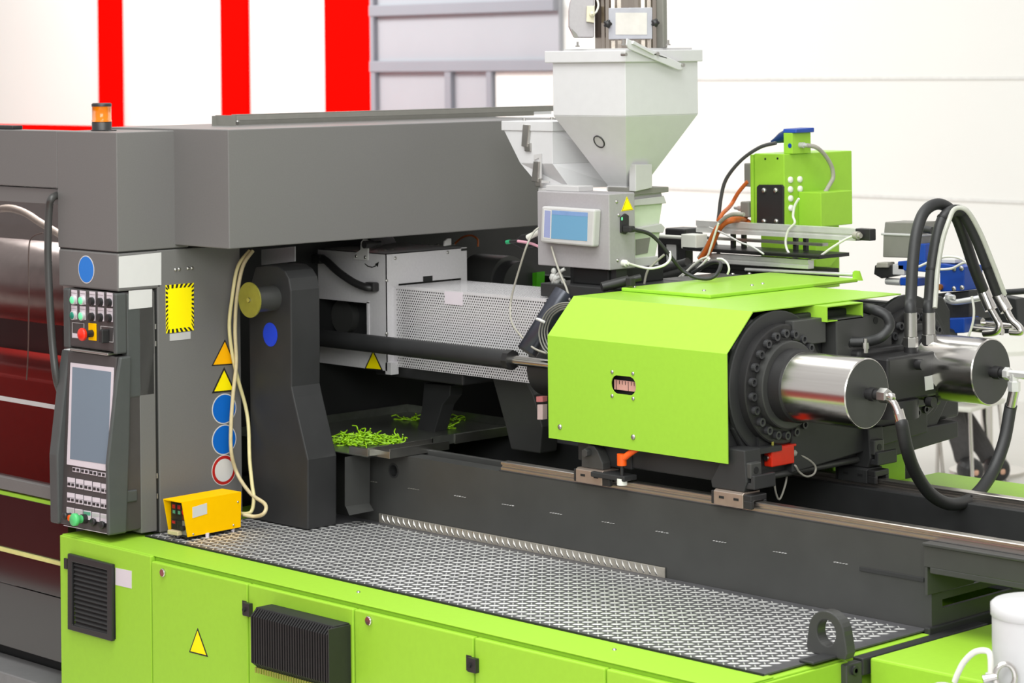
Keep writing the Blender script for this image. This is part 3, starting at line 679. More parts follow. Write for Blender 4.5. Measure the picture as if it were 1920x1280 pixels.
gl = obj('cable_gland', M().sharp(K(L_+.004, .02, ZB+.04), du, [(0, .009), (.012, .009)], 14), plastic, yb)
def cable(name, label, cat, pts, r, m, group=None, n=10):
    return tag(obj(name, M().tube(pts, r, n), m), label, cat, group)
ends = K(L_+.012, .02, ZB+.04)
y_ = .50
p1 = [P(x, y, 'x', TX+.02+.0*i) for i, (x, y) in enumerate(((468, 470), (446, 500), (435, 560), (430, 610), (435, 660), (446, 710), (460, 760)))]
p1 += [P(466, 800, 'x', .28), P(468, 860, 'x', .32), P(473, 910, 'x', .36), P(476, 935, 'x', .38), P(470, 960, 'x', .38), ends]
cable('power_cable', 'cream cable looping down the tower to the back of the yellow box', 'cable', p1, .0062, mat('cream_cable', (214, 202, 150), .5))
p2 = [P(x, y, 'x', TX+.034) for x, y in ((474, 470), (455, 500), (444, 560), (441, 620), (443, 680), (437, 740), (433, 800), (434, 850), (446, 890))]
p2 += [P(470, 925, 'x', .36), P(497, 945, 'x', .44), P(495, 962, 'x', .46), P(478, 968, 'x', .42), ends+Vector((0.01, .012, -.004))]
cable('signal_cable', 'grey beige cable crossing in front of the round stickers to the yellow box', 'cable', p2, .0064, beige)

# ------------------------------------------------------------------ platen bracket column
KY = .559
pc = thing('platen_bracket', 'black curved cast column with blue dot standing on the tread plate', 'column', (.42, .62, ZT+.004))
right = flat([(500, 497), (520, 499), (533, 508), (541, 522), (545, 545), (546, 640), (546, 725), (550, 745), (577, 862), (577, 997)], 'y', KY)
zb0 = ZT+.006; right[-1] = (right[-1][0], zb0); right = [p for p in right]
left = [(.262, zb0), (.262, 1.60), (.27, 1.68), (.30, 1.745)]
prof = right + left
ow = .122
c_ = M()
c_.prism(prof, 'y', KY, KY+ow)
obj('column', c_, dark, pc, .004)
pn = P(508, 558, 'y', KY); pd = P(466, 565, 'y', KY-.095)
obj('pin', M().cyl((pd.x+.012, KY-.09, pn.z), (pd.x+.012, KY+.01, pn.z), .042, n=30), black, pc)
dd = obj('pin_washer', M().sharp((pd.x+.004, KY-.09, pn.z), (0, -1, 0), [(0, .058), (.005, .058)], 36), brass, pc)
obj('center_bolt', M().sharp((pd.x+.004, KY-.095, pn.z), (0, -1, 0), [(0, .008), (.006, .008)], 6), steel, dd)
round_sticker(507, 627, 'y', KY, .0395, deepblue, deepblue, .9, pc, 'cobalt blue dot', sx=.95)
pl = thing('fixed_platen', 'black fixed platen block in the shade behind the column', 'platen', (-.1, 1.4, .95))  # black blocks added for the darkness behind column and beam
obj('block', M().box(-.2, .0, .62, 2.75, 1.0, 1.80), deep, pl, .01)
obj('dark_backing', M().box(.0, 1.9, 1.96, 2.0, .6, 1.62), deep, pl)
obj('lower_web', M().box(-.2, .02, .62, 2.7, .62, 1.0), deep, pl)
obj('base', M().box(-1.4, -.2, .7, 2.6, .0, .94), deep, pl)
pm = M(); q = flat([(490, 468), (553, 462), (553, 490), (490, 497)], 'y', .75); pm.prism(q, 'y', .75, .753)
obj('mesh_panel', pm, silver, pl)

# ------------------------------------------------------------------ purge guard box
GX, GYf = .372, 1.07
pg = thing('purge_guard', 'light grey purge guard box with black handle under the roof beam', 'guard', (.18, 1.26, 1.36))
gz0, gz1 = 1.358, P(720, 476, 'x', GX).z
gy1 = P(875, 460, 'x', GX).y
fx0 = .002
# front sheet with a window
wn = flat([(604, 560), (690, 566), (693, 660), (604, 655)], 'y', GYf)
wz0, wz1, wx1 = wn[2][1], wn[1][1], wn[1][0]
s = M(); s.box(fx0, GX, GYf, GYf+.003, wz1, gz1); s.box(wx1, GX, GYf, GYf+.003, gz0, wz1); s.box(fx0, wx1, GYf, GYf+.003, gz0, wz0)
obj('front_sheet', s, silver, pg)
obj('window_frame', M().box(fx0, wx1+.006, GYf-.003, GYf, wz1-.004, wz1+.004).box(wx1-.004, wx1+.006, GYf-.003, GYf, wz0, wz1), silver, pg)
s = M(); oy0, oy1, oz1 = P(748, 600, 'x', GX).y, P(865, 520, 'x', GX).y, P(790, 528, 'x', GX).z
s.box(GX-.003, GX, GYf, oy0, gz0, gz1); s.box(GX-.003, GX, oy1, gy1, gz0+.15, gz1-.012); s.box(GX-.003, GX, oy0, oy1, oz1, gz1)
obj('side_sheet', s, silver, pg)
c = P(802, 522, 'x', GX); obj('notch', M().box(GX-.001, GX+.0008, c.y-.022, c.y+.022, oz1-.002, oz1+.018), deep, pg)
s = M(); s.box(GX, GX+.014, GYf+.032, oy0+.004, gz0+.012, oz1-.012); obj('side_flange', s, silver, pg, .001)
obj('foot_tab', M().box(GX-.01, GX+.02, GYf+.0, GYf+.035, gz0-.012, gz0+.03), silver, pg, .001)
obj('top_sheet', M().box(fx0, GX, GYf, gy1, gz1-.003, gz1), silver, pg)
obj('left_flap', M().loft([P(557, 497, 'y', GYf+.1), P(590, 452, 'y', GYf+.1), P(591, 452, 'y', GYf+.1), P(592, 500, 'y', GYf+.1)], [P(557, 497, 'y', GYf+.12), P(590, 452, 'y', GYf+.12), P(591, 452, 'y', GYf+.12), P(592, 500, 'y', GYf+.12)]), silver, pg)
obj('rear_flap', M().prism(flat([(588, 463), (735, 443), (742, 455), (592, 476)], 'y', GYf+.25), 'y', GYf+.25, GYf+.253), silver, pg)
for x, y in ((741, 484), (839, 473), (725, 526), (725, 625)):
    c = P(x, y, 'x', GX); inst('screw', SCREW, (GX, c.y, c.z), pg, ROT_X)
hp_ = [P(x, y, 'y', GYf-d) for x, y, d in ((601, 484, .0), (612, 489, .03), (635, 510, .042), (665, 530, .042), (690, 539, .03), (706, 538, .0))]
h = obj('handle', M().tube(hp_, .0135, 12), plastic, pg)
for x, y in ((604, 485), (704, 537)):
    c = P(x, y, 'y', GYf); obj('handle_mount', M().box(c.x-.028, c.x+.022, GYf-.03, GYf, c.z-.016, c.z+.016), plastic, h, .006)
# latch bracket with knob
c = P(682, 470, 'y', GYf); lt = obj('latch_bracket', M().prism(flat([(664, 486), (691, 488), (692, 452), (688, 448), (682, 448), (678, 454), (677, 468), (665, 476)], 'y', GYf-.004), 'y', GYf-.008, GYf-.002), paper, pg, .001)
c = P(670, 458, 'y', GYf-.05); obj('latch_knob', M().sharp((c.x+.03, GYf+.03, c.z), (0, -1, 0), [(0, .009), (.035, .009), (.035, .0135), (.075, .0135)], 18), plastic, lt)
for x, y in ((668, 480), (685, 482)): c = P(x, y, 'y', GYf-.008); inst('screw', SCREW, c, lt)
c = P(596, 464, 'y', GYf+.02); obj('adjuster', M().sharp((c.x, c.y, gz1), (0, 0, 1), [(0, .016), (.008, .016), (.008, .005), (.025, .005)], 16), steel, pg)
obj('top_clip', M().prism(flat([(832, 461), (833, 452), (839, 447), (845, 447), (845, 459)], 'x', GX-.012), 'x', GX-.015, GX-.009), paper, pg)
for x, y in ((711, 470), (722, 469), (735, 468), (806, 460), (820, 459), (850, 458)):
    c = P(x, y, 'z', gz1); inst('screw', SCREW, c, pg, ROT_Z)
ar = M(); pts_ = [(684, 494), (690, 499), (698, 501), (705, 498)]
for a, b in zip(pts_[:-1], pts_[1:]): plate(ar, [(a[0], a[1]-.8), (b[0], b[1]-1.2), (b[0], b[1]+1.2), (a[0], a[1]+1)], 'y', GYf, .0006)
plate(ar, [(703, 495), (710.5, 490.5), (708.5, 500.5)], 'y', GYf, .0006); obj('arrow_mark', ar, signblack, pg)
sticker('warning_sign', [(700, 656), (683.5, 692), (718.5, 695)], 'y', GYf, signblack, signyel, .8, pg, 'yellow triangle with black edge')
# inside: dark nozzle block
nb = thing('nozzle_block', 'dark nozzle block inside the purge guard window', 'nozzle', (.18, 1.3, 1.40))
obj('block', M().box(.03, .34, GYf+.09, gy1-.04, 1.37, 1.70), dark, nb, .008)
obj('nozzle', M().cyl((.06, GYf+.095, 1.52), (.06, GYf+.06, 1.52), .06, n=24), black, nb)

# perforated barrel guard
QY, QX0, QX1 = 1.10, .388, 1.125
bgd = thing('barrel_guard', 'perforated metal barrel guard reaching from the purge box to the green cover', 'guard', (.76, 1.26, 1.37))
qz1, qz0 = 1.650, 1.372
def perforated(m, o, du_, dv_, nu, nv, pw, ph, r):
    """real holes: a grid of cells, each a frame around a six-sided opening, every other row shifted half a cell"""
    for j in range(nv):
        for i in range(nu):
            off = .5 if j % 2 else 0; u0 = (i+off)*pw; v0 = j*ph
            if u0+pw > nu*pw: continue
            c = (u0+pw/2, v0+ph/2); cor = [(u0, v0), (u0+pw, v0), (u0+pw, v0+ph), (u0, v0+ph)]
            hx_ = [(c[0]+r*math.cos(math.radians(k*60)), c[1]+r*math.sin(math.radians(k*60))) for k in range(6)]
            vs = [o+du_*a+dv_*b for a, b in cor+hx_]
            m.add(vs, [(1, 2, 5, 4), (1, 4, 9), (2, 3, 6, 5), (3, 7, 6), (3, 0, 8, 7), (0, 1, 9, 8)])
        if j % 2:
            for u0, u1 in ((0, pw/2), (nu*pw-pw/2, nu*pw)):
                m.add([o+du_*u0+dv_*(j*ph), o+du_*u1+dv_*(j*ph), o+du_*u1+dv_*(j*ph+ph), o+du_*u0+dv_*(j*ph+ph)], [(0, 1, 2, 3)])
pw, ph = .0112, .0087
fm = M(); nu = int((QX1-QX0)/pw); nv = int((qz1-qz0)/ph)
perforated(fm, Vector((QX0, QY, qz0)), Vector((1, 0, 0)), Vector((0, 0, 1)), nu, nv, pw, ph, .0030)
obj('front_sheet', fm, silver, bgd)
tmh = M(); nvt = int(.30/ph); perforated(tmh, Vector((QX0, QY, qz1)), Vector((1, 0, 0)), Vector((0, 1, 0)), nu, nvt, pw, ph, .0030)
obj('top_sheet', tmh, silver, bgd)
obj('corner_strip', M().box(QX0, QX1, QY-.001, QY+.003, qz0+nv*ph-.001, qz1+.001), silver, bgd)
sticker('label_plate', [(834, 546), (868, 548.5), (868, 573), (834, 569.5)], 'y', QY-.001, lilac, None, parent=bgd)
ba = thing('barrel', 'dark barrel with heater bands inside the perforated guard', 'barrel', (.9, 1.28, 1.43))
obj('tube', M().cyl((.36, 1.28, 1.51), (1.6, 1.28, 1.51), .075, n=28), taupe, ba)
for k in range(7): obj('heater_band', M().cyl((.47+k*.1, 1.28, 1.51), (.54+k*.1, 1.28, 1.51), .09, n=28), taupe, ba)
# braces under the barrel
br = thing('support_stand', 'dark support plate and strut beneath the perforated barrel guard', 'support', (.85, 1.3, 1.14))
a = P(800, 705, 'y', 1.2)
obj('plate', M().box(.25, P(868, 705, 'y', 1.12).x, 1.12, 1.4, P(860, 722, 'y', 1.12).z, P(860, 700, 'y', 1.12).z), dark, br, .006)
obj('strut', M().prism(flat([(795, 718), (845, 722), (843, 742), (829, 760), (806, 838), (776, 830), (790, 770)], 'y', 1.2), 'y', 1.2, 1.26), dark, br, .003)
s2 = thing('slanted_support', 'slanted dark grey support plate below the barrel guard beside the green cover', 'support', (1.1, 1.25, 1.136))
obj('plate', M().prism(flat([(922, 705), (985, 712), (1000, 740), (1017, 800), (1012, 850), (958, 842), (948, 800)], 'y', 1.22), 'y', 1.22, 1.30), black, s2, .004)

# long black traverse cylinder with tapered nose nut
tc_ = thing('traverse_cylinder', 'long black traverse cylinder in front of the perforated barrel guard', 'cylinder', (.75, .98, 1.40))
CY = 1.0
a = P(600, 638, 'y', CY); b = P(955, 671, 'y', CY)
az = (a.z+b.z)/2+.002
obj('barrel', M().cyl((a.x-.15, CY, az), (b.x, CY, az), .030, n=28), dark, tc_)
obj('end_nut', M().sharp((b.x-.008, CY, az), (1, 0, 0), [(0, .033), (.024, .033)], 8), plastic, tc_)
obj('rod', M().cyl((b.x+.016, CY, az), (b.x+.24, CY, az), .016, n=20), chrome, tc_)
hs = thing('carriage_nose', 'black cylindrical carriage nose beside the green cover', 'housing', (1.3, 1.08, 1.3))
obj('drum', M().cyl((1.13, 1.1, 1.435), (1.45, 1.1, 1.435), .095, n=36), dark, hs)
obj('body', M().box(1.20, 1.44, 1.15, 1.8, 1.24, 1.60), deep, hs, .01)
tm_ = M(); plate(tm_, [(1014, 742), (1026, 742), (1026, 752), (1014, 752)], 'y', 1.0, .02); tm_.cur = 1; plate(tm_, [(1016, 757), (1026, 757), (1026, 785), (1016, 785)], 'y', 1.0, .02)
obj('tag', tm_, [mat('tag_red', (186, 110, 110), .5), mat('tag_pink', (196, 172, 170), .5)], hs)
# blue-black purge tube
pt = thing('material_tube', 'slanted blue-black open tube leaning beside the green cover', 'tube', (1.15, .99, 1.46))
q0, q1 = P(1058, 548, 'y', 1.06), P(988, 660, 'y', .94)
dv = (q0-q1).normalized()
mt_ = M(); mt_.lathe(q1, dv, [(.008, .027), (0, .029), (0, .0335), ((q0-q1).length, .0335)], 30); mt_.lathe(q1, dv, [(.0, .029), (.12, .029)], 30)
obj('tube', mt_, mat('blued_steel', (66, 68, 78), .3, .3, grain=.1), pt)
obj('dark_inside', M().lathe(q1+dv*.06, dv, [(0, .028), (.002, .028)], 24), deep, pt)

# drip tray with green plastic waste
dt = thing('drip_tray', 'metal drip tray on the bed with green plastic strands in it', 'tray', (.4, 1.1, FZ))
tz = FZ+.004
tr = M(); tr.box(.02, .70, .70, 1.47, tz, tz+.003); tr.box(.697, .70, .98, 1.47, tz, tz+.034); tr.box(.02, .70, 1.467, 1.47, tz, tz+.03); tr.box(.02, .023, .7, 1.47, tz, tz+.03)
obj('pan', tr, mat('pan_steel', (120, 122, 116), .28, .8, grain=.1), dt)
tl = M(); tl.prism([(.70, tz), (.70, tz+.03), (.985, tz+.03), (.985, tz)], 'x', .697, .70); tl.box(.60, .70, .703, .706, tz, tz+.026); tl.prism([(.74, tz), (.74, tz+.028), (1.0, tz+.026), (1.0, tz)], 'x', .76, .763); tl.box(.56, .763, .738, .741, tz, tz+.02); tl.box(.56, .763, .738, 1.0, tz-.002, tz+.001)
obj('lip', tl, steel, dt, .0006)
obj('rear_lip', M().box(.696, .704, 1.08, 1.47, tz+.001, tz+.032), steel, dt, .0006)
ws = M(); rnd = random.Random(5)
def clump(cx, cy, rx, ry, n, h):
    for _ in range(n):
        a = rnd.uniform(0, 6.28); r = rnd.random()**.6; x = cx+rx*r*math.cos(a); y = cy+ry*r*math.sin(a); z = tz+.004+rnd.random()*h*(1-r*.7); p = []
        for k in range(5): p.append((x, y, max(tz+.005, z))); x += rnd.uniform(-.02, .02); y += rnd.uniform(-.02, .02); z += rnd.uniform(-.008, .010)
        ws.tube(p, .0022, 5, 3)
g1 = P(672, 822, 'z', tz+.02); g2 = P(738, 826, 'z', tz+.01); g3 = P(770, 790, 'z', tz); g4 = P(842, 802, 'z', tz+.005); g5 = P(852, 790, 'z', tz)
clump(g1.x, g1.y, .09, .075, 120, .045); clump(g1.x+.02, g1.y+.1, .05, .06, 20, .01); clump(g2.x, g2.y, .04, .02, 26, .015); clump(g3.x, g3.y, .05, .02, 12, .01); clump(g4.x, g4.y, .02, .02, 14, .015); clump(g5.x, g5.y, .015, .015, 10, .012)
tag(obj('plastic_strands', ws, waste), 'tangle of lime green plastic strands lying in the drip tray', 'waste', kind='stuff')

# ------------------------------------------------------------------ injection carriage: cover, housing, cylinders, pump
CX0, CX1, CYf = 1.435, 2.16, .80
ccv = thing('carriage_cover', 'bright lime green folded cover with a small scale window over the injection carriage', 'cover', (1.8, 1.2, 1.27))
cz0, cz1, cz2, yc = 1.268, 1.581, 1.693, .915
ytop = 1.613
# side sheet with the oblong window
wc = flat([(1169, 722)], 'y', CYf)[0]; hw, hr = .0245, .0275
inn = []
for k in range(32):
    a = 2*math.pi*k/32; ca, sa = math.cos(a), math.sin(a); inn.append((wc[0]+(hw if ca > 0 else -hw)+hr*ca*.95, wc[1]+hr*sa))
outr_ = []
for k in range(32):
    a = 2*math.pi*k/32; ca, sa = math.cos(a), math.sin(a); t = .075/max(abs(ca), abs(sa)); outr_.append((wc[0]+ca*t, wc[1]+sa*t*.8))
wx0, wx1_, wz0_, wz1_ = wc[0]-.075, wc[0]+.075, wc[1]-.06, wc[1]+.06
s = M(); s.ring(outr_, inn, 'y', CYf, CYf+.003)
for b_ in ((CX0, wx0, cz0, cz1), (wx1_, CX1, cz0, cz1), (wx0, wx1_, cz0, wz0_), (wx0, wx1_, wz1_, cz1)): s.box(b_[0], b_[1], CYf, CYf+.003, b_[2], b_[3])
obj('side_sheet', s, green, ccv)
s = M(); s.prism([(CYf, cz1), (yc, cz2), (yc+.002, cz2-.003), (CYf+.003, cz1)], 'x', CX0, CX1)
obj('bevel_sheet', s, green, ccv)
s = M(); s.box(CX0, CX1, yc, ytop, cz2-.003, cz2)
obj('top_sheet', s, green, ccv)
s = M(); s.prism([(CYf+.003, cz0), (CYf+.003, cz1), (yc+.003, cz2-.003), (1.0, cz2-.003), (1.0, cz0)], 'x', CX0, CX0+.003); obj('end_sheet', s, green, ccv)
lz = cz2
l0, l1 = P(1160, 541, 'z', lz+.012), P(1345, 551, 'z', lz+.012); l2 = P(1605, 523, 'z', lz+.012)
lx0, lx1_, ly0, ly1 = l0.x-.02, l1.x, (l0.y+l1.y)/2, l2.y+.02
lid = obj('top_lid', M().box(lx0, lx1_, ly0, ly1, lz+.0005, lz+.012), green, ccv, .003)
for x, y in ((1189, 538), (1320, 545), (1410, 535), (1374, 514), (1430, 532), (1405, 513)):
    c = P(x, y, 'z', lz+.012); inst('screw', SCREW, c, lid, ROT_Z)
for x, y in ((1148, 697), (1187, 700), (1148, 742), (1187.5, 747)): inst('screw', SCREW, P(x, y, 'y', CYf), ccv)
BIG = screw_mesh(.0085, .005)
for x, y in ((1050, 800), (1187.5, 819)): inst('screw', BIG, P(x, y, 'y', CYf), ccv)
sc_ = M(); a, b = P(1153, 711, 'y', CYf+.02), P(1192, 734, 'y', CYf+.02)
sc_.box(a.x, b.x+.03, CYf+.016, CYf+.02, b.z, a.z); sc_.cur = 1
for k in range(8): sc_.box(a.x+.01+k*.012, a.x+.0115+k*.012, CYf+.0152, CYf+.016, a.z-.012 if k % 4 else a.z-.03, a.z-.001)
obj('scale', sc_, [mat('scale_pink', (214, 160, 150), .5), signblack], ccv)
cn = M(); a = P(1525, 575, 'x', CX1); b = P(1612, 565, 'x', CX1)
cn.box(CX1-.25, CX1-.0, P(1500, 570, 'x', CX1).y, P(1594, 560, 'x', CX1).y, cz2-.05, cz2-.004)
obj('corner_channel', M().ring([(1.19, cz2-.05), (1.36, cz2-.05), (1.36, cz2-.004), (1.19, cz2-.004)], [(1.193, cz2-.047), (1.357, cz2-.047), (1.357, cz2-.007), (1.193, cz2-.007)], 'x', CX1-.25, CX1+.05), green, ccv)
lgp = P(1607, 518, 'y', ly1); obj('hinge_lug', M().prism(flat([(1600, 526), (1600, 510), (1604, 507), (1611, 508), (1617, 526)], 'y', ly1), 'y', ly1-.004, ly1+.004), green, ccv)
obj('hinge_rod', M().cyl(P(1398, 505, 'y', ly1+.01), P(1600, 515, 'y', ly1+.01), .006, n=12), alu, ccv)

iu = thing('injection_unit', 'black injection unit with two chrome cylinders and bolted flanges behind the green cover', 'machine unit', (2.2, 1.33, 1.2))
A1, A2, AZ = 1.022, 1.645, 1.475
obj('housing', M().prism([(.83, 1.275), (.83, 1.57), (.93, 1.66), (1.58, 1.66), (1.95, 1.55), (1.95, 1.275)], 'x', 1.46, 2.13), dark, iu, .012)
hp2 = [(.84, 1.36), (.90, 1.27), (1.20, 1.262), (1.80, 1.262), (1.88, 1.36), (1.88, 1.62), (1.84, 1.668), (.92, 1.668), (.84, 1.60)]
obj('end_plate', M().prism(hp2, 'x', 2.13, 2.15), dark, iu, .006)
bolt = piece(socket_bolt(.0125, .014), mat('bolt_black', (78, 78, 80), .35, .5))
def cylinder(yc_, zc, xe, sgn):
    f_ = obj('flange', M().sharp((2.145, yc_, zc), (1, 0, 0), [(0, .212), (.012, .212), (.014, .208)], 56), dark, iu)
    g_ = obj('flange', M().sharp((2.155, yc_, zc), (1, 0, 0), [(0, .174), (.028, .174), (.030, .170)], 56), plastic, iu)
    obj('inner_ring', M().sharp((2.18, yc_, zc), (1, 0, 0), [(0, .128), (.028, .128), (.030, .124)], 48), black, iu)
    for k in range(22):
        a = 2*math.pi*(k+.5)/22
        if sgn > 0 and math.radians(20) < a < math.radians(50): pass
        inst('socket_bolt', bolt, (2.184, yc_+.148*math.cos(a), zc+.148*math.sin(a)), iu)
    obj('cylinder_neck', M().sharp((2.2, yc_, zc), (1, 0, 0), [(0, .113), (.006, .113), (.006, .106), (.052, .106), (.056, .101)], 48), plastic, iu)
    cb2 = obj('chrome_cylinder', M().sharp((2.252, yc_, zc), (1, 0, 0), [(0, .0985), (.002, .1), (xe-2.252-.003, .1), (xe-2.252, .0975)], 64), chrome, iu)
    obj('end_disc', M().sharp((xe-.001, yc_, zc), (1, 0, 0), [(0, .096), (.0015, .096)], 56), black, cb2)
    return cb2
XE = 2.487
cylinder(A1, AZ, XE, 1); cylinder(A2, AZ, XE-.02, -1)
# upper plates between the flanges
obj('top_plate', M().prism([(1.06, 1.60), (1.06, 1.655), (1.21, 1.655), (1.21, 1.58), (1.15, 1.58)], 'x', 2.15, 2.19), black, iu, .003)
obj('top_plate', M().prism([(1.235, 1.52), (1.235, 1.65), (1.50, 1.65), (1.50, 1.52), (1.40, 1.47), (1.27, 1.47)], 'x', 2.15, 2.21), black, iu, .004)
for y, z in ((1.30, 1.57), (1.42, 1.63)): obj('tapped_hole', M().cyl((2.21, y, z), (2.2115, y, z), .011, n=16), deep, iu)
# under-frame and bracket
uf = M(); uf.prism([(.86, 1.20), (.86, 1.27), (1.9, 1.27), (1.9, 1.22), (1.6, 1.20)], 'x', 1.5, 2.16); uf.prism([(1.05, 1.215), (1.05, 1.40), (1.70, 1.40), (1.70, 1.26)], 'x', 2.14, 2.19)
obj('under_frame', uf, dark, iu, .004)
# pump block with fittings
pbx = 2.322
pu = M(); pu.box(2.15, pbx-.08, 1.30, 1.53, 1.38, 1.55); obj('pump_base', pu, plastic, iu, .01)
obj('pump_block', M().box(pbx-.09, pbx, 1.335, P(1757, 700, 'x', pbx).y, P(1664, 757, 'x', pbx).z, P(1664, 672, 'x', pbx).z), plastic, iu, .008)
y1p = P(1757, 700, 'x', pbx).y
pp = M(); plate(pp, [(1733, 706), (1749, 703), (1750, 729), (1735, 732)], 'x', pbx, .0012); obj('type_plate', pp, paper, iu)
for x, y in ((1720, 683), (1740, 753)): c = P(x, y, 'x', pbx); obj('block_screw', M().sharp((pbx, c.y, c.z), (1, 0, 0), [(0, .016), (.022, .016)], 16), plastic, iu)
for y, z in ((y1p, 1.55), (y1p, 1.40)):
    c = P(1767, 676 if z > 1.5 else 746, 'x', pbx-.03); obj('side_bolt', M().sharp((pbx-.03, y1p-.01, c.z), (0, 1, 0), [(0, .014), (.03, .014), (.03, .018), (.045, .018)], 16), plastic, iu)
obj('pump_foot', M().cyl((pbx-.05, 1.43, 1.345), (pbx-.05, 1.43, 1.40), .07, n=28), plastic, iu)
nzt = P(1664, 672, 'x', pbx).z
FITP = []
for x in (1708, 1742):
    c = P(x, 655, 'x', pbx-.045); FITP.append((pbx-.045, c.y))
    obj('port', M().cyl((pbx-.045, c.y, nzt-.004), (pbx-.045, c.y, nzt+.016), .021, n=20), plastic, iu)
    obj('hex_nut', M().sharp((pbx-.045, c.y, nzt+.016), (0, 0, 1), [(0, .0225), (.028, .0225), (.031, .019)], 6), steel, iu)
c = P(1633, 665, 'x', 2.25); obj('small_fitting', M().sharp((2.25, 1.32, 1.545), (0, 0, 1), [(0, .008), (.012, .008), (.012, .011), (.03, .011), (.03, .006), (.042, .006)], 8), steel, iu)

# ------------------------------------------------------------------ guide shoes on the rails
def shoe(x, y, lab, tall, rear=False):
    z = FZ+.004
    t = thing('guide_shoe', lab, 'guide shoe', (x, y+.02, z+.026), 'guide shoes carrying the injection carriage')
    mt2 = [mat('shoe_nickel', (190, 172, 160), .35, .8), dark] if not rear else [dark, dark]
    b = M(); b.prism([(y-.02, z+.006), (y-.02, z+.045), (y-.012, z+.05), (y+.055, z+.05), (y+.055, z+.006), (y+.038, z+.004), (y+.038, z+.028), (y-.003, z+.028), (y-.003, z+.004)], 'x', x-.055, x+.055)
    bo = obj('runner', b, mt2[0], t, .0015)
    obj('end_cap', M().box(x+.055, x+.085, y-.018, y+.05, z+.028, z+.046).box(x+.055, x+.085, y-.018, y-.004, z+.006, z+.03).box(x+.055, x+.085, y+.038, y+.05, z+.006, z+.03), plastic, t, .003)
    obj('end_cap', M().box(x-.07, x-.055, y-.014, y+.05, z+.028, z+.044).box(x-.07, x-.055, y-.014, y-.004, z+.006, z+.03), plastic, t, .002)
    for d in (-.025, .03): obj('slot', M().box(x+d-.009, x+d+.009, y-.0212, y-.0198, z+.026, z+.033), deep, bo)
    zb = z+.05
    if tall == 1:
        ear = [(x-.045, zb), (x-.045, zb+.045), (x-.03, zb+.058), (x-.012, zb+.070), (x+.008, zb+.070), (x+.024, zb+.056), (x+.045, zb+.02), (x+.045, zb)]
        obj('ear', M().prism(ear, 'y', y-.006, y+.03), black, t, .003)
        obj('pivot_bolt', M().sharp((x-.012, y-.006, zb+.048), (0, -1, 0), [(0, .013), (.02, .013)], 6), black, t, .001)
        obj('carrier', M().box(x+.0, x+.13, y+.03, y+.16, zb+.006, zb+.085), dark, t, .003)
    else:
        ear = [(x-.07, zb), (x-.075, zb+.02), (x-.04, zb+.075), (x-.02, zb+.12), (x+.055, zb+.12), (x+.062, zb+.03), (x+.05, zb)]
        obj('ear', M().prism(ear, 'y', y-.01, y+.06), dark, t, .004)
        obj('hook', M().prism([(x+.03, zb+.01), (x+.085, zb+.01), (x+.085, zb+.05), (x+.072, zb+.05), (x+.07, zb+.028), (x+.03, zb+.028)], 'y', y-.004, y+.09), dark, t, .003)
        obj('clamp_block', M().box(x+.05, x+.075, y-.006, y+.04, zb+.04, zb+.085), black, t, .004)
        obj('clamp_hole', M().cyl((x+.075, y+.016, zb+.063), (x+.0765, y+.016, zb+.063), .010, n=16), deep, t)
        obj('hanger', M().box(x-.03, x+.05, y+.0, y+.16, zb+.10, zb+.115), dark, t)
    return t
shoe(1.60, FY+.005, 'front guide shoe with rounded ear left of the orange lever', 1)
shoe(2.155, FY+.005, 'front guide shoe under the right end of the green cover', 2)
shoe(2.155, 1.39, 'dark rear guide shoe beside the green rear cover', 2, True)
# orange lever with roller
ol = thing('clamp_lever', 'orange clamp lever with white roller below the green cover', 'lever', (1.77, .86, 1.17))
LY = .806; c = P(1166, 862, 'y', LY); z = c.z
obj('hub', M().cyl((c.x, LY, z-.016), (c.x, LY, z+.018), .0145, n=22), lever, ol)
e_ = P(1190, 838, 'y', LY)
obj('arm', M().tube([(c.x+.008, LY, z+.006), (c.x+.03, LY+.01, z+.025), (c.x+.08, LY+.03, z+.06)], .010, 10), lever, ol)
obj('pin', M().cyl((c.x, LY, z-.05), (c.x, LY, z-.01), .006, n=12), plastic, ol)
obj('bearing_block', M().box(c.x-.12, c.x+.02, LY-.012, .85, z-.062, z-.046), dark, ol, .003)
obj('roller', M().cyl((c.x, LY, z-.074), (c.x, LY, z-.055), .0155, n=24), ivory, ol)
# red limit switch and its cable
ls = thing('limit_switch', 'small red limit switch under the black flange', 'switch', (2.2, .98, 1.2))
X_ = 2.2; a, b = P(1447, 842, 'x', X_), P(1490, 868, 'x', X_)
obj('body', M().box(X_-.03, X_, a.y, b.y, b.z, a.z), mat('switch_red', (214, 42, 18), .35), ls, .003)
obj('top_cap', M().box(X_-.028, X_-.002, a.y+.03, b.y+.012, a.z-.004, a.z+.003), mat('switch_red', (214, 42, 18), .35), ls, .002)
obj('plunger', M().cyl((X_-.015, a.y+.022, a.z), (X_-.015, a.y+.022, a.z+.018), .004, n=10), brass, ls)
obj('head_screw', M().sharp((X_-.015, a.y-.002, (a.z+b.z)/2), (0, -1, 0), [(0, .008), (.008, .008)], 14), steel, ls)
obj('gland', M().sharp((X_-.015, b.y, (a.z+b.z)/2), (0, 1, 0), [(0, .012), (.016, .011), (.016, .007), (.024, .006)], 16), greycab, ls)
obj('cable', M().tube([(X_-.015, b.y+.022, (a.z+b.z)/2)]+[P(x, y, 'x', X_-.01) for x, y in ((1517, 862), (1529, 875), (1526, 888), (1512, 893), (1498, 884), (1490, 872))]+[P(x, y, 'x', X_-.05) for x, y in ((1478, 880), (1472, 910), (1461, 936), (1453, 915), (1452, 885))], .0032, 8), greycab, ls)
obj('mount_plate', M().box(X_-.04, X_-.031, a.y-.02, b.y+.02, b.z-.01, a.z+.04), dark, ls)
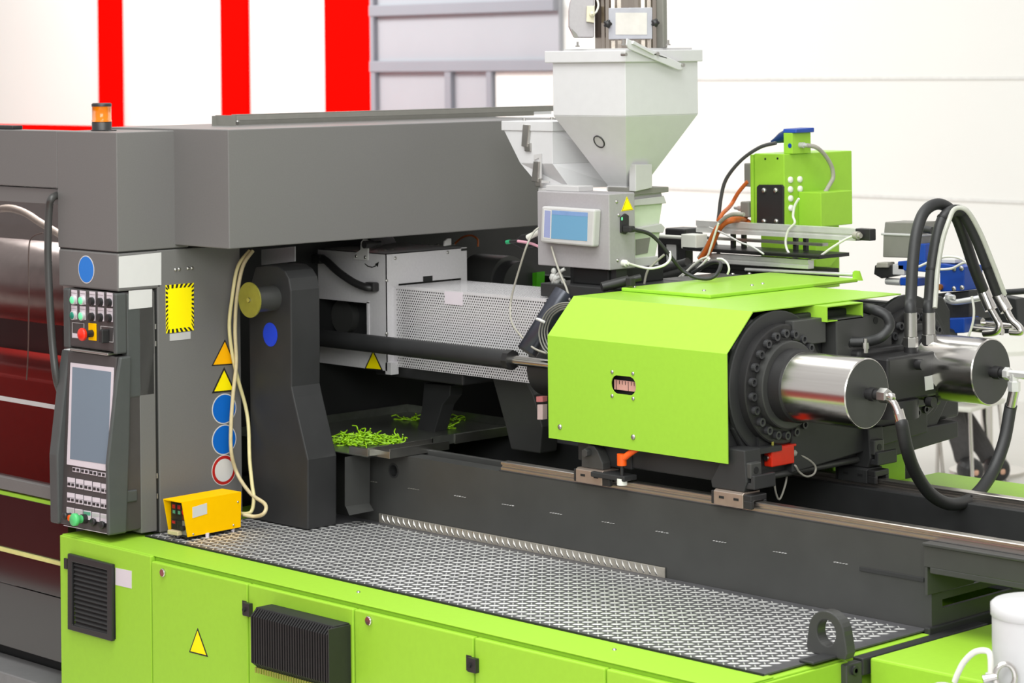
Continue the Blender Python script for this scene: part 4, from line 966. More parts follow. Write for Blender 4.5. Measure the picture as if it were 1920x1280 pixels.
cr = thing('cross_shaft', 'dark cross shaft between the guide shoes below the flange', 'shaft', (2.17, 1.1, 1.19))
obj('shaft', M().cyl((2.165, .90, 1.212), (2.165, 1.38, 1.212), .010, n=16), black, cr)

# ------------------------------------------------------------------ hydraulic hoses
def ferrule(m, p, d, l, r): m.sharp(p, d, [(0, r), (l, r)], 20)
uh = thing('hydraulic_hose', 'black U-shaped hydraulic hose hanging between the two chrome cylinders', 'hose', (2.6, 1.3, 1.1), 'black hydraulic hoses')
s0 = Vector((XE, A1, AZ)); 
obj('adapter', M().sharp(s0+Vector((.0, .0, 0)), (1, 0, 0), [(0, .016), (.012, .016), (.012, .020), (.030, .020), (.030, .015), (.048, .015)], 16), plastic, uh)
nut = s0+Vector((.046, 0, 0)); obj('hex_nut', M().sharp(nut, (1, 0, 0), [(0, .021), (.026, .021), (.030, .016)], 6), steel, uh)
e0 = nut+Vector((.03, 0, 0))
pe = [e0-Vector((.008, 0, 0)), e0+Vector((.012, 0, 0))]+[P(x, y, 'y', A1+.003) for x, y in ((1669, 748), (1676, 756), (1681, 766), (1684, 776))]
obj('elbow', M().tube(pe, .0105, 14), chrome, uh)
f0_ = P(1683, 768, 'y', A1+.01); f1_ = P(1692, 800, 'y', A1+.015)
fm_ = M(); ferrule(fm_, f0_, f1_-f0_, (f1_-f0_).length, .0158); obj('ferrule', fm_, chrome, uh)
e2 = Vector((XE-.02, A2, AZ))
obj('adapter', M().sharp(e2, (1, 0, 0), [(0, .016), (.012, .016), (.012, .020), (.035, .020), (.035, .015), (.05, .015)], 16), plastic, uh)
tee = e2+Vector((.075, .0, .0))
obj('tee', M().sharp(e2+Vector((.05, 0, 0)), (1, 0, 0), [(0, .019), (.016, .019), (.016, .012), (.075, .012)], 6).sharp(tee+Vector((.006, 0, 0)), (0, 0, -1), [(0, .013), (.022, .013), (.022, .019), (.05, .019)], 6), alu, uh)
g0 = tee+Vector((.006, 0, -.048)); g1_ = g0+Vector((-.012, -.006, -.062))
fm_ = M(); ferrule(fm_, g0, g1_-g0, (g1_-g0).length, .0158); obj('ferrule', fm_, chrome, uh)
hp3 = [f1_, P(1700, 840, 'y', 1.06), P(1716, 884, 'y', 1.12), P(1745, 926, 'y', 1.2), P(1784, 945, 'y', 1.3), P(1824, 932, 'y', 1.42), P(1858, 890, 'y', 1.53), P(1882, 830, 'y', 1.6), g1_]
obj('hose', M().tube([f1_-(f1_-f0_)*.3]+hp3+[g1_+(g0-g1_)*.3], .0185, 16), rubber, uh)
ends_ = [P(1868, 606, 'y', 1.75), P(1905, 612, 'y', 1.72)]
arcs = [[(1708, 560), (1711, 500), (1718, 440), (1730, 402), (1748, 385), (1768, 384), (1790, 402), (1806, 440), (1826, 500), (1845, 548)],
        [(1743, 560), (1747, 505), (1757, 445), (1768, 410), (1786, 395), (1806, 400), (1828, 440), (1852, 500), (1873, 556)]]
fer = [(1857, 577), (1886, 580)]
tubes_end = [[(1866, 594), (1874, 610), (1868, 622), (1845, 625)], [(1897, 600), (1910, 612), (1914, 622), (1895, 622)]]
labs = ['left of two black hydraulic hoses arching up from the pump block', 'right of two black arching hydraulic hoses with a clear sleeve tied along it']
for i in range(2):
    fx, fy = FITP[i]
    t = thing('hydraulic_hose', labs[i], 'hose', (fx, fy, nzt+.047), 'black hydraulic hoses')
    b0 = Vector((fx, fy, nzt+.045)); fz_ = P((1708, 1742)[i], 583, 'x', fx).z
    m = M(); m.sharp(b0-Vector((0, 0, .004)), (0, 0, 1), [(0, .011), (.006, .011), (.006, .0195), (fz_-b0.z, .0195)], 22); obj('ferrule', m, steel, t)
    n_ = len(arcs[i]); y0q = fy; pts_ = [Vector((fx, fy, fz_-.02)), Vector((fx, fy, fz_+.01))]
    yend = (1.92, 1.88)[i]
    for k, (x, y) in enumerate(arcs[i]):
        tt = (k+1)/(n_); pts_.append(P(x, y, 'y', y0q+(yend-y0q)*tt**1.3))
    obj('hose', M().tube(pts_, .0178, 16), rubber, t)
    p_ = pts_[-1]; fe = P(*fer[i], 'y', yend); m = M(); d = fe-p_; m.sharp(p_-d*.15, d, [(0, .0205), (d.length*1.25, .0205)], 20); obj('ferrule', m, chrome, t)
    obj('pipe', M().tube([fe-d*.1, fe+d*.1]+[P(x, y, 'y', yend+.0) for x, y in tubes_end[i]], .0115, 12), chrome, t)
    if i == 1:
        sl = [P(x+10, y+2, 'y', fy+(yend-fy)*.25*k/4-.01) for k, (x, y) in enumerate(((1743, 575), (1745, 545), (1748, 505), (1757, 450), (1768, 415)))]
        sl += [P(x+4, y-4, 'y', fy+(yend-fy)*q_-.015) for x, y, q_ in ((1786, 396, .4), (1808, 398, .5), (1832, 436, .65), (1857, 496, .8), (1880, 556, .95))]
        obj('clear_sleeve', M().tube(sl, .0075, 10), mat('sleeve_film', (206, 206, 196), .2, trans=.3), t)
        tie = M()
        for j in (3, 5, 7, 9, 10):
            q_ = pts_[j]; d_ = (pts_[min(j+1, len(pts_)-1)]-pts_[j-1]).normalized(); tie.lathe(q_, d_, [(-.003, .0195), (.003, .0195)], 18); tie.ball(q_+Vector((.02, .0, .0)), .005, 8)
        obj('cable_tie', tie, deep, t)
sh_ = thing('return_hose', 'short thick black hose curving from the green channel to the housing', 'hose', (2.2, 1.4, 1.55))
hz_ = [P(x, y, 'x', X__) for x, y, X__ in ((1622, 578, 2.15), (1640, 581, 2.24), (1662, 592, 2.28), (1668, 612, 2.29), (1652, 632, 2.28), (1625, 640, 2.24), (1592, 641, 2.2))]
obj('hose', M().tube(hz_, .0155, 14), rubber, sh_)
obj('end_fitting', M().sharp(hz_[0]-Vector((.03, 0, 0)), (1, .3, -.1), [(0, .011), (.03, .011)], 12), alu, sh_)
oc = thing('rear_hose', 'black hose leaving the picture at the right behind the arching hoses', 'hose', (2.3, 2.1, 1.6))
obj('hose', M().tube([P(1880, 548, 'y', 2.1), P(1900, 547, 'y', 2.1), P(1960, 543, 'y', 2.1)], .010, 12), rubber, oc)

# ------------------------------------------------------------------ hopper, loader column, dosing unit
HC = Vector((1.230, 1.370, 0))
hx0, hx1, hy0, hy1 = 1.066, 1.394, 1.20, 1.545
hz0, hz1, hz2 = 1.996, 2.241, 2.425
ho = thing('material_hopper', 'large white funnel hopper above the grey control box', 'hopper', (HC.x, HC.y, hz0))
obj('box', M().box(hx0, hx1, hy0, hy1, hz1, hz2), white, ho, .002)
q0, q1 = .036, .036
s = M(); s.loft([(hx0, hy0, hz1), (hx1, hy0, hz1), (hx1, hy1, hz1), (hx0, hy1, hz1)], [(HC.x-q0, HC.y-q1, hz0), (HC.x+q0, HC.y-q1, hz0), (HC.x+q0, HC.y+q1, hz0), (HC.x-q0, HC.y+q1, hz0)])
obj('funnel', s, white, ho, .002)
s = M(); s.box(hx0-.026, hx1+.012, hy0-.012, hy1+.012, hz2-.012, hz2+.027)
obj('lid', s, white, ho, .003)
obj('collar', M().box(HC.x-.045, HC.x+.045, HC.y-.045, HC.y+.045, hz0-.004, hz0+.012), lightgrey, ho, .002)
# round sight glass on the sloping front
fn = Vector((0, -(hz1-hz0), -(HC.y-q1-hy0))).normalized()
if fn.y > 0: fn = -fn
def onplane(x, y, p0, n):
    d = FW + RT*((x-HX)/FPX) - UP*((y-HY)/FPX); return EYE + d*((p0-EYE).dot(n)/d.dot(n))
sgc = onplane(1124, 265, Vector((HC.x, hy0, hz1)), fn)
sg_ = obj('sight_rim', M().lathe(sgc, fn, [(.0, .0225), (.004, .0225), (.004, .0195), (.001, .0195)], 32), plastic, ho)
obj('sight_glass', M().lathe(sgc, fn, [(.0, .0195), (.0015, .0195)], 28), lightgrey, sg_)
# overcentre latch on the lid
vx = hx1+.012
lv = M(); pv = flat([(1176, 72), (1190, 78), (1279, 119), (1281, 131), (1272, 131), (1180, 92), (1175, 84)], 'x', vx+.012)
lv.prism(pv, 'x', vx+.006, vx+.012)
l_ = obj('latch_lever', lv, white, ho, .002)
obj('latch_ridge', M().prism(flat([(1186, 76), (1226, 99), (1224, 103), (1184, 82)], 'x', vx+.014), 'x', vx+.012, vx+.02), white, l_, .001)
for x, y in ((1231, 101), (1279, 122), (1171, 102)):
    c = P(x, y, 'x', vx+.012); obj('latch_bolt', M().sharp((vx, c.y, c.z), (1, 0, 0), [(0, .006), (.02, .006)], 10), steel, l_)
sl_ = M(); plate(sl_, [(1222, 99), (1250, 108), (1250, 109.5), (1222, 101)], 'x', vx+.0121, .0006); obj('latch_slot', sl_, signblack, l_)
c = P(1207, 332, 'x', 1.33)
obj('clean_out_box', M().prism(flat([(1192, 308), (1223, 308), (1223, 352), (1192, 359)], 'x', 1.33), 'x', 1.30, 1.33), lightgrey, ho, .002)
# corrugated loader column on the lid
LC = Vector((1.243, 1.385, hz2+.027)); 
lo = thing('vacuum_loader', 'corrugated stainless loader column with grey motor standing on the white hopper lid', 'loader', LC)
n = 64; Rl = .116
st_ = M(); pr1 = [(LC.x+(Rl if k % 2 == 0 else Rl*.955)*math.cos(2*math.pi*k/n), LC.y+(Rl if k % 2 == 0 else Rl*.955)*math.sin(2*math.pi*k/n)) for k in range(n)]
st_.prism(pr1, 'z', LC.z+.006, LC.z+.42); obj('column', st_, mat('column_steel', (186, 176, 166), .2, 1, grain=.04, stretch=(30, 30, 1), scale=3), lo)
obj('foot_plate', M().box(LC.x-.16, LC.x+.135, LC.y-.15, LC.y+.15, LC.z, LC.z+.006), lightgrey, lo)
rp_ = onplane(1233, 50, Vector((LC.x, LC.y, 0))+RT*.1, FW)
obj('side_profile', M().box(1.345, 1.385, 1.39, 1.41, LC.z+.006, LC.z+.42), taupe, lo, .003)
# the window plate faces the camera side of the column
fw2 = Vector((.72, -.69, 0)).normalized(); rt2 = Vector((.69, .72, 0)).normalized(); pcn = Vector((LC.x, LC.y, 0))+fw2*(Rl+.012)
def L(x, y): return onplane(x, y, pcn, fw2)
def lplate(m, pxs, t, lift=0): a = [L(*q) for q in pxs]; return m.loft([p+fw2*lift for p in a], [p+fw2*(lift+t) for p in a])
wp = obj('window_plate', lplate(M(), [(1141, 15), (1223, 14), (1223, 73), (1141, 74)], .006), taupe if False else mat('plate_grey', (160, 160, 168), .4), lo, .002)
obj('window', lplate(M(), [(1154, 24), (1213, 24), (1213, 65), (1154, 65)], .0015, .006), mat('window_film', (196, 192, 186), .5), wp)
for x, y in ((1139, 45), (1228, 43)):
    m = M(); p = L(x, y); m.lathe(p, fw2, [(-.012, .004), (.016, .004)], 10)
    kk = M()
    for k in range(5):
        a = 2*math.pi*k/5; kk.ball(p+fw2*.018+(rt2*math.cos(a)+U0*math.sin(a))*.0085, .0062, 8)
    kk.lathe(p, fw2, [(.012, .010), (.026, .010), (.026, .0001)], 12); kb_ = obj('star_knob', kk, plastic, lo)
    obj('knob_stud', m, steel, kb_)
mo = M(); pcm = Vector((LC.x, LC.y, 0))-rt2*.125+fw2*.03
def L2(x, y): return onplane(x, y, pcm, fw2)
oc_ = [(1068, 6), (1076, -20), (1113, -20), (1113, 71), (1076, 71), (1066, 50), (1066, 20)]
a = [L2(*q) for q in oc_]; mo.loft([p-fw2*.04 for p in a], [p+fw2*.05 for p in a]); mot = obj('motor', mo, boxgrey, lo, .004)
a = [L2(*q) for q in ((1071, 54), (1081, 64), (1084, 71), (1074, 70))]; obj('motor_vent', M().loft([p+fw2*.05 for p in a], [p+fw2*.052 for p in a]), taupe, mot)
pcm2 = pcm+fw2*.055
def L3(x, y): return onplane(x, y, pcm2, fw2)
a = [L3(*q) for q in ((1100, 11), (1115, 11), (1114, 43), (1099, 41))]; cnn = obj('connector', M().loft([p-fw2*.005 for p in a], [p+fw2*.016 for p in a]), mat('connector_ivory', (206, 200, 176), .5), lo, .002)
pq = L3(1110, 27)+fw2*.016; obj('plug', M().lathe(pq, fw2, [(0, .010), (.012, .008), (.012, .005), (.02, .0001)], 14), mat('connector_ivory', (206, 200, 176), .5), cnn)
obj('lead', M().tube([pq+fw2*.012, L3(1118, 22), L3(1122, 8), L3(1116, -10)], .0035, 8), whitecab, lo)
for x, y in ((1083, 88), (1169, 85), (1253, 85)):
    c = P(x, y, 'z', LC.z+.004); obj('wing_screw', M().sharp((c.x, c.y, LC.z+.004), (0, 0, 1), [(0, .006), (.004, .006), (.004, .003), (.014, .003)], 8), steel, lo)
# small additive hopper
AH = 1.25
ah = thing('additive_hopper', 'small white hopper with two spring clips left of the large hopper', 'hopper', (.9, 1.36, 2.0))
ax0, ax1, ay1 = P(945, 247, 'y', AH).x, 1.011, AH+.20
zl0, zl1, zb1, zb2 = 2.187, 2.219, 2.079, 1.998
obj('lid', M().box(.770, 1.016, AH-.004, ay1, zl0, zl1), white, ah, .002)
mx = P(975, 306, 'y', AH).x; fx_ = P(1005, 345, 'y', AH).x
s = M(); s.loft([(ax0, AH, zl0), (ax1, AH, zl0), (ax1, ay1, zl0), (ax0, ay1, zl0)], [(mx, AH, zb1), (ax1, AH, zb1), (ax1+.05, ay1+.06, zb1), (mx, ay1, zb1)])
obj('body', s, white, ah, .001)
s = M(); s.loft([(mx, AH, zb1), (ax1, AH, zb1), (ax1+.05, ay1+.06, zb1), (mx, ay1, zb1)], [(fx_+.0, AH+.02, zb2), (ax1+.03, AH+.05, zb2), (ax1+.09, ay1+.02, zb2), (fx_+.05, ay1, zb2)])
obj('chute', s, white, ah, .001)
obj('base_block', M().box(fx_+.01, ax1+.02, AH+.0, AH+.14, 1.962, zb2), lightgrey, ah, .002)
for pts_, nm in (([(980, 233), (992, 234), (988, 276), (977, 274)], 0), ([(1000, 302), (1010, 303), (1008, 342), (996, 340)], 1)):
    yy = AH-.012; s = M(); s.prism(flat(pts_, 'y', yy), 'y', yy, yy+.012); cl_ = obj('spring_clip', s, steel, ah, .002)
    lw = pts_[2]; c = P(lw[0]-2, lw[1]+1, 'y', yy); obj('clip_catch', M().box(c.x-.012, c.x+.016, yy+.004, yy+.014, c.z-.012, c.z+.016), steel, cl_, .002)
obj('clip_bracket', M().prism(flat([(1001, 290), (1015, 288), (1015, 338), (1030, 340), (1030, 343), (1011, 343), (1010, 296), (1001, 300)], 'y', AH-.004), 'y', AH-.004, AH-.001), lightgrey, ah)
for x, y in ((983, 226), (1035, 224)): c = P(x, y, 'z', zl1); obj('lid_screw', M().sharp((c.x, c.y, zl1), (0, 0, 1), [(0, .006), (.008, .006)], 10), steel, ah)
# control box of the dosing unit
dy, dx0, dx1, dy1, dz0_, dz1_ = 1.15, 1.038, 1.364, 1.27, 1.753, 1.995
db = thing('dosing_control_box', 'light grey dosing control box with a blue touch screen under the hoppers', 'control box', (1.2, 1.21, 1.753))
obj('case', M().box(dx0, dx1, dy, dy1, dz0_, dz1_), boxgrey, db, .003)
sc2 = M(); sc2.prism(flat([(1016, 386.5), (1116, 393), (1112, 463), (1013, 454)], 'y', dy-.03), 'y', dy-.032, dy); bz = obj('touch_screen', sc2, lightgrey, db, .006)
s = M(); plate(s, [(1035, 394), (1102, 398.5), (1101, 452), (1033.5, 447)], 'y', dy-.032, .0008); s.cur = 1; plate(s, [(1035, 394), (1102, 398.5), (1102, 406), (1035, 402)], 'y', dy-.0328, .0004); obj('screen_glass', s, [lcdblue, mat('lcd_bar', (110, 136, 178), .3, emit=.3)], bz)
s = M(); plate(s, [(1020, 392), (1034, 393.5), (1032, 448), (1018, 446.5)], 'y', dy-.032, .0008); s.cur = 1; plate(s, [(1021.5, 394), (1032.5, 395.3), (1031, 446), (1019.8, 444.5)], 'y', dy-.0328, .0004); obj('soft_keys', s, [paper, lcdlil], bz)
s = M(); tri = flat([(1175, 368), (1165, 396), (1187, 393)], 'x', dx1); s.prism(tri, 'x', dx1+.0003, dx1+.0012); s.cur = 1; s.prism(shrink(tri, .88), 'x', dx1+.0012, dx1+.0015); s.cur = 2; s.prism(shrink(tri, .82), 'x', dx1+.0015, dx1+.0018); obj('warning_sign', s, [signyel, signblack, signyel], db)
c = P(1169, 420, 'x', dx1); pi_ = obj('power_inlet', M().prism(flat([(1162, 407), (1170, 400), (1176, 404), (1176, 434), (1170, 439), (1162, 436)], 'x', dx1), 'x', dx1, dx1+.008), plastic, db, .001)
c1_ = P(1166, 410, 'x', dx1+.008); obj('inlet_light', M().box(dx1+.008, dx1+.0095, c1_.y-.003, c1_.y+.003, c1_.z-.005, c1_.z+.005), btngreen, pi_)
pl_ = P(1172, 429, 'x', dx1+.012); obj('plug', M().box(dx1+.008, dx1+.045, pl_.y-.010, pl_.y+.014, pl_.z-.010, pl_.z+.010), plastic, pi_, .004)
for x, y in ((1156, 378), (1158, 488), (1160, 403)): inst('screw', SCREW, P(x, y, 'x', dx1), db, ROT_X)
gl2 = P(1168, 493, 'x', dx1); obj('cable_gland', M().sharp((dx1, gl2.y, gl2.z), (1, 0, 0), [(0, .011), (.014, .011), (.016, .007), (.024, .006)], 14), ivory, db)
obj('top_strip', M().box(dx0+.01, dx0+.16, dy+.03, dy+.10, dz1_, dz1_+.018), lightgrey, db, .002)
for x_ in (dx0+.10, dx1-.05): obj('mount_leg', M().box(x_, x_+.03, dy+.05, dy+.1, 1.69, dz0_), dark, db)
# feeder stack behind the control box
fs = thing('feeder_stack', 'tapered grey feeder stack with painted green reflections right of the dosing control box', 'feeder', (1.26, 1.40, 1.7))
FX = 1.30
def fp(m, pts_, x0, x1, mt_, nm, b=.002): return obj(nm, M().prism(flat(pts_, 'x', FX+x1), 'x', FX+x0, FX+x1), mt_, fs, b)
fp(0, [(1190, 352), (1254, 350), (1254, 360), (1222, 363), (1190, 366)], -.1, .02, taupe, 'top_plate')
fp(0, [(1190, 363), (1240, 360), (1243, 372), (1190, 374)], -.1, .0, lightgrey, 'neck')
fp(0, [(1190, 374), (1245, 367), (1250, 381), (1190, 386)], -.1, .012, lightgrey, 'collar')
fp(0, [(1190, 385), (1242, 381), (1236, 421), (1190, 428)], -.1, .0, ltgreen, 'hopper_body')
fp(0, [(1190, 428), (1240, 419), (1247, 426), (1244, 436), (1190, 436)], -.1, .014, lightgrey, 'flange')
lower = fp(0, [(1190, 436), (1238, 434), (1228, 484), (1190, 486)], -.1, .0, ltgreen, 'lower_body')
obj('window', M().prism(flat([(1192, 449), (1219, 445), (1214, 474), (1192, 478)], 'x', FX+.001), 'x', FX+.0, FX+.002), taupe, lower)
fp(0, [(1190, 484), (1234, 480), (1236, 506), (1182, 512)], -.1, .006, lightgrey, 'base')
# feed throat plates under the boxes
ft_ = thing('feed_throat', 'black feed throat plates carrying the dosing unit above the barrel', 'plate', (1.15, 1.3, 1.65))
ty = 1.13
a = P(1013, 530, 'y', ty); b = P(1013, 555, 'y', ty)
obj('base_plate', M().box(a.x, 1.40, ty, 1.5, b.z, a.z), dark, ft_, .003)
obj('neck', M().box(a.x+.09, 1.32, ty+.06, 1.45, a.z, dz0_-.004), deep, ft_, .004)
obj('rear_block', M().box(1.28, 1.43, 1.46, 1.75, 1.64, 1.70), black, ft_, .004)
c = P(1145, 538, 'y', ty-.02)
cy_ = obj('clamp_rod', M().sharp(c+Vector((-.02, -.02, 0)), (.6, 1, .25), [(0, .016), (.09, .016), (.09, .011), (.13, .011)], 16), plastic, ft_)
obj('clamp_block', M().box(c.x+.05, c.x+.075, ty-.006, ty+.016, c.z+.004, c.z+.032), plastic, ft_, .004)
pw_ = thing('plastic_wrap', 'crumpled clear plastic wrap standing on the black throat plate', 'wrap', (P(1048, 531, 'y', ty+.03).x, ty+.03, a.z))
cc = P(1048, 519, 'y', ty+.03); wr = M(); rr_ = random.Random(8)
for k in range(9): wr.ball(cc+Vector((rr_.uniform(-.022, .022), rr_.uniform(-.01, .01), rr_.uniform(-.018, .018))), rr_.uniform(.009, .016), 8, (1, .8, 1.1))
for x, y in ((1043, 522), (1052, 508)): wr.tube([P(x-6, y+8, 'y', ty+.02), P(x, y, 'y', ty+.015), P(x+7, y-4, 'y', ty+.02)], .006, 8)
wr.cyl((cc.x-.004, ty+.03, a.z), (cc.x-.004, ty+.03, cc.z), .007, n=10)
obj('sheet', wr, mat('wrap_film', (226, 226, 222), .25, trans=.35), pw_)
# drum behind the purge box
dm_ = thing('drive_drum', 'large dark grey drum lying behind the perforated guard', 'drum', (.5, 1.75, 1.6))
dzc = P(940, 500, 'y', 1.7); dcx = P(905, 510, 'y', 1.7)
d0 = P(902, 515, 'y', 1.72)
obj('drum', M().sharp((d0.x-.04, 1.74, d0.z-.02), (1, 0, 0), [(0, .085), (.001, .095), (.17, .095)], 44), black, dm_)
obj('rear_ring', M().sharp((d0.x+.13, 1.74, d0.z-.03), (1, 0, 0), [(0, .088), (.06, .088)], 44), dark, dm_)
obj('hub', M().sharp((d0.x-.05, 1.74, d0.z-.02), (1, 0, 0), [(0, .045), (.012, .045)], 30), dark, dm_)
wg = thing('green_wedge', 'small bright green bracket between the dark drum and the feed throat', 'bracket', (.7, 1.9, 1.5))
obj('wedge', M().prism(flat([(996, 512), (1007, 510), (1006, 540), (986, 540)], 'y', 1.80), 'y', 1.80, 1.84), mat('deep_green', (72, 170, 20), .4), wg)

# ------------------------------------------------------------------ green drive unit behind the carriage
DY = 2.0
du_ = thing('drive_unit', 'tall lime green drive unit with a blue-capped socket behind the carriage cover', 'machine unit', (1.35, 2.2, 1.6))
dxr = P(1470, 289, 'y', DY).x; dxl = P(1410, 400, 'y', DY).x
dzt, dzb = P(1470, 289, 'y', DY).z, P(1470, 425, 'y', DY).z
dyr = P(1598, 350, 'x', dxr).y
obj('cabinet', M().box(dxl+.012, dxr, DY, dyr, dzb-.0, dzt), green, du_, .003)
obj('side_plate', M().box(dxl-.003, dxl+.010, DY-.004, dyr-.1, dzb, dzt-.004), green, du_, .002)
obj('column', M().box(dxl+.03, dxr-.004, DY+.01, DY+.30, 1.62, dzb), green, du_, .002)
bp_ = M(); bp_.prism(flat([(1422, 350), (1426, 346), (1468, 346), (1471, 350), (1471, 424), (1422, 424)], 'y', DY-.001), 'y', DY-.010, DY-.001)
blp = obj('black_plate', bp_, plastic, du_, .001)
CAP = piece(M().lathe((0, 0, 0), (0, -1, 0), [(0, .0095), (.005, .009), (.008, .004), (.0082, .0001)], 14), steel)
for x, y in ((1433, 357), (1455, 357), (1433, 415), (1456, 415)): inst('cap_bolt', CAP, P(x, y, 'y', DY-.010), blp)
for x, y in ((1435, 298), (1458, 297)): c = P(x, y, 'y', DY); obj('hole', M().cyl((c.x, DY-.001, c.z), (c.x, DY-.0002, c.z), .004, n=10), deep, du_)
PLG = piece(M().lathe((0, 0, 0), (1, 0, 0), [(0, .011), (.006, .011), (.009, .007), (.0092, .0001)], 18), ivory)
for x, y in ((1481, 337), (1498.5, 336), (1481, 355), (1499, 354), (1481.5, 372), (1482, 390)): inst('white_plug', PLG, P(x, y, 'x', dxr), du_)
fpx = flat([(1503, 361), (1548, 361), (1548, 424), (1503, 424)], 'x', dxr)
obj('front_box', M().box(dxr, dxr+.10, P(1497, 400, 'x', dxr).y, P(1556, 400, 'x', dxr).y, dzb-.0, P(1530, 361, 'x', dxr+.09).z), green, du_, .003)
c = P(1566, 369, 'x', dxr); inst('screw', BIG, c, du_, ROT_X)
ob = M(); q = flat([(1530, 455), (1572, 455), (1572, 482), (1556, 500), (1530, 500)], 'x', dxr+.06); ob.prism(q, 'x', dxr-.02, dxr+.06); obj('lower_bracket', ob, green, du_, .002)
hs_ = M(); h2_ = M(); hs_.box(dxl-.035, dxl-.006, DY+.0, DY+.05, P(1402, 350, 'y', DY).z, P(1402, 306, 'y', DY).z); h2_.box(dxl-.045, dxl-.006, DY-.01, DY+.05, P(1402, 407, 'y', DY).z, P(1402, 378, 'y', DY).z); obj('motor_box', hs_, taupe, du_, .004); obj('motor_box', h2_, taupe, du_, .004)
obj('motor_gland', M().sharp((dxl-.045, DY+.02, P(1382, 390, 'y', DY).z), (-1, 0, 0), [(0, .013), (.03, .012), (.03, .008), (.05, .007)], 14), alu, du_)
# socket housing on top
sk = M(); sky = DY+.03
k0 = P(1469, 260, 'y', sky); k1 = P(1513, 260, 'x', dxr-.01)
obj('socket_housing', M().box(k0.x-.0, dxr-.008+.02, sky, sky+.10, dzt, P(1469, 249, 'y', sky).z), green, du_, .002)
kz = P(1469, 249, 'y', sky).z; kx = dxr
cp = M(); cp.prism([(sky+.0, kz), (sky+.005, kz+.014), (sky+.10, kz+.016), (sky+.10, kz)], 'x', k0.x-.005, k0.x+.055); obj('socket_cap', cp, blue, du_, .003)
obj('plug_head', M().lathe((k0.x, sky+.03, kz-.006), (-1, -.35, -.45), [(0, .022), (.03, .019), (.055, .010), (.07, .006)], 18), mat('plug_blue', (10, 48, 100), .4), du_)
c = P(1481, 273, 'y', sky); obj('blue_dot', M().prism(circ((c.x, c.z), .008, 20), 'y', sky-.001, sky), blue, du_)
pk = P(1500, 272, 'x', dxr+.012); obj('side_gland', M().sharp((dxr+.01, pk.y, pk.z), (1, 0, 0), [(0, .010), (.02, .010), (.02, .007), (.035, .006)], 14), lightgrey, du_)
def hang(name, lab, pts_, r, m, grp=None, Y=DY-.04):
    p = [P(x, y, 'y', Y+(0 if len(q) == 0 else q[0])) for x, y, *q in pts_]
    return cable(name, lab, 'cable', p, r, m, grp, 8)
cable('flexible_conduit', 'grey conduit bowing from the socket housing down the green drive unit', 'cable', [Vector((dxr+.04, pk.y, pk.z))]+[P(x, y, 'x', dxr+.05) for x, y in ((1530, 276), (1546, 290), (1559, 312), (1562, 332), (1556, 345), (1546, 362))], .0075, greycab)
hang('supply_cable', 'dark cable from the blue plug down behind the white block', [(1455, 268), (1425, 276), (1390, 300), (1362, 335), (1352, 370), (1347, 410), (1340, 445), (1346, 470), (1352, 490)], .0065, mat('dark_cable', (74, 74, 74), .5))
hang('white_cable_pair', 'white cable running from the plug holes over the aluminium profile and down', [(1498, 372), (1490, 386), (1487, 405), (1490, 418), (1478, 432), (1473, 455), (1480, 475), (1500, 487), (1530, 484), (1560, 464), (1590, 446), (1608, 441)], .0042, whitecab, None, DY-.14)
for nm, lab, pts_, r in (('orange_cable', 'orange cable rising to the grey motor box', [(1402, 340, .05), (1385, 360, .05), (1370, 385, .04), (1355, 400, .02), (1346, 415, 0)], .007),
                        ('orange_cable', 'thick orange cable bundle bending under the motor box', [(1408, 420, .06), (1395, 413, .05), (1375, 412, .03), (1358, 418, 0), (1346, 432, 0), (1338, 450, 0), (1330, 470, 0), (1316, 484, 0)], .011),
                        ('orange_cable', 'orange cable along the left edge of the bundle', [(1400, 406, .06), (1380, 404, .05), (1360, 408, .03), (1346, 424, -.02), (1334, 446, -.02), (1322, 470, -.02), (1312, 486, -.02)], .008)):
    cable(nm, lab, 'cable', [P(x, y, 'y', DY-.06+d*1.2 if d > .03 else 1.82+d) for x, y, d in pts_], r, orange, 'orange cables by the drive unit', 10)
hang('grey_conduit', 'grey corrugated conduit beside the orange bundle', [(1395, 402), (1372, 402), (1352, 414), (1340, 432), (1326, 460), (1310, 484)], .007, greycab, None, 1.80)
for i, (lab, pts_) in enumerate((('white cable hanging straight at the left of the tied bundle', [(1347, 418), (1340, 440), (1332, 465), (1326, 480), (1310, 490), (1290, 506), (1270, 522)]),
                ('white cable looping from the tie to the green lid', [(1326, 482), (1314, 486), (1296, 500), (1282, 516), (1276, 524)]),
                ('white cable of the bundle ending beside the dark loop', [(1328, 484), (1318, 494), (1304, 508), (1292, 520), (1288, 526)]),
                ('thin white lead arching onto the lid at the right', [(1345, 485), (1355, 486), (1364, 494), (1367, 505), (1364, 514)]))):
    hang('white_cable', lab, pts_, .0036, whitecab, 'white cables at the cable tie', 1.64-.03*i)
tie_ = cable('cable_tie', 'long white cable tie tail crossing the aluminium profile', 'cable tie', [P(1330, 426, 'y', DY-.2), P(1360, 439, 'y', DY-.2), P(1388, 454, 'y', DY-.2), P(1410, 462, 'y', DY-.2), P(1432, 476, 'y', DY-.2)], .0032, paper)
cable('power_lead', 'black power lead from the control box plug sagging onto the green lid', 'cable', [Vector((dx1+.04, pl_.y, pl_.z)), P(1215, 437, 'y', 1.28), P(1236, 454, 'y', 1.32), P(1260, 484, 'y', 1.36), P(1280, 507, 'y', 1.4), P(1305, 520, 'y', 1.42), P(1330, 522, 'y', 1.44), P(1345, 512, 'y', 1.46), P(1351, 494, 'y', 1.5), P(1335, 492, 'y', 1.54), P(1315, 502, 'y', 1.56), P(1298, 512, 'y', 1.56)], .0062, rubber)
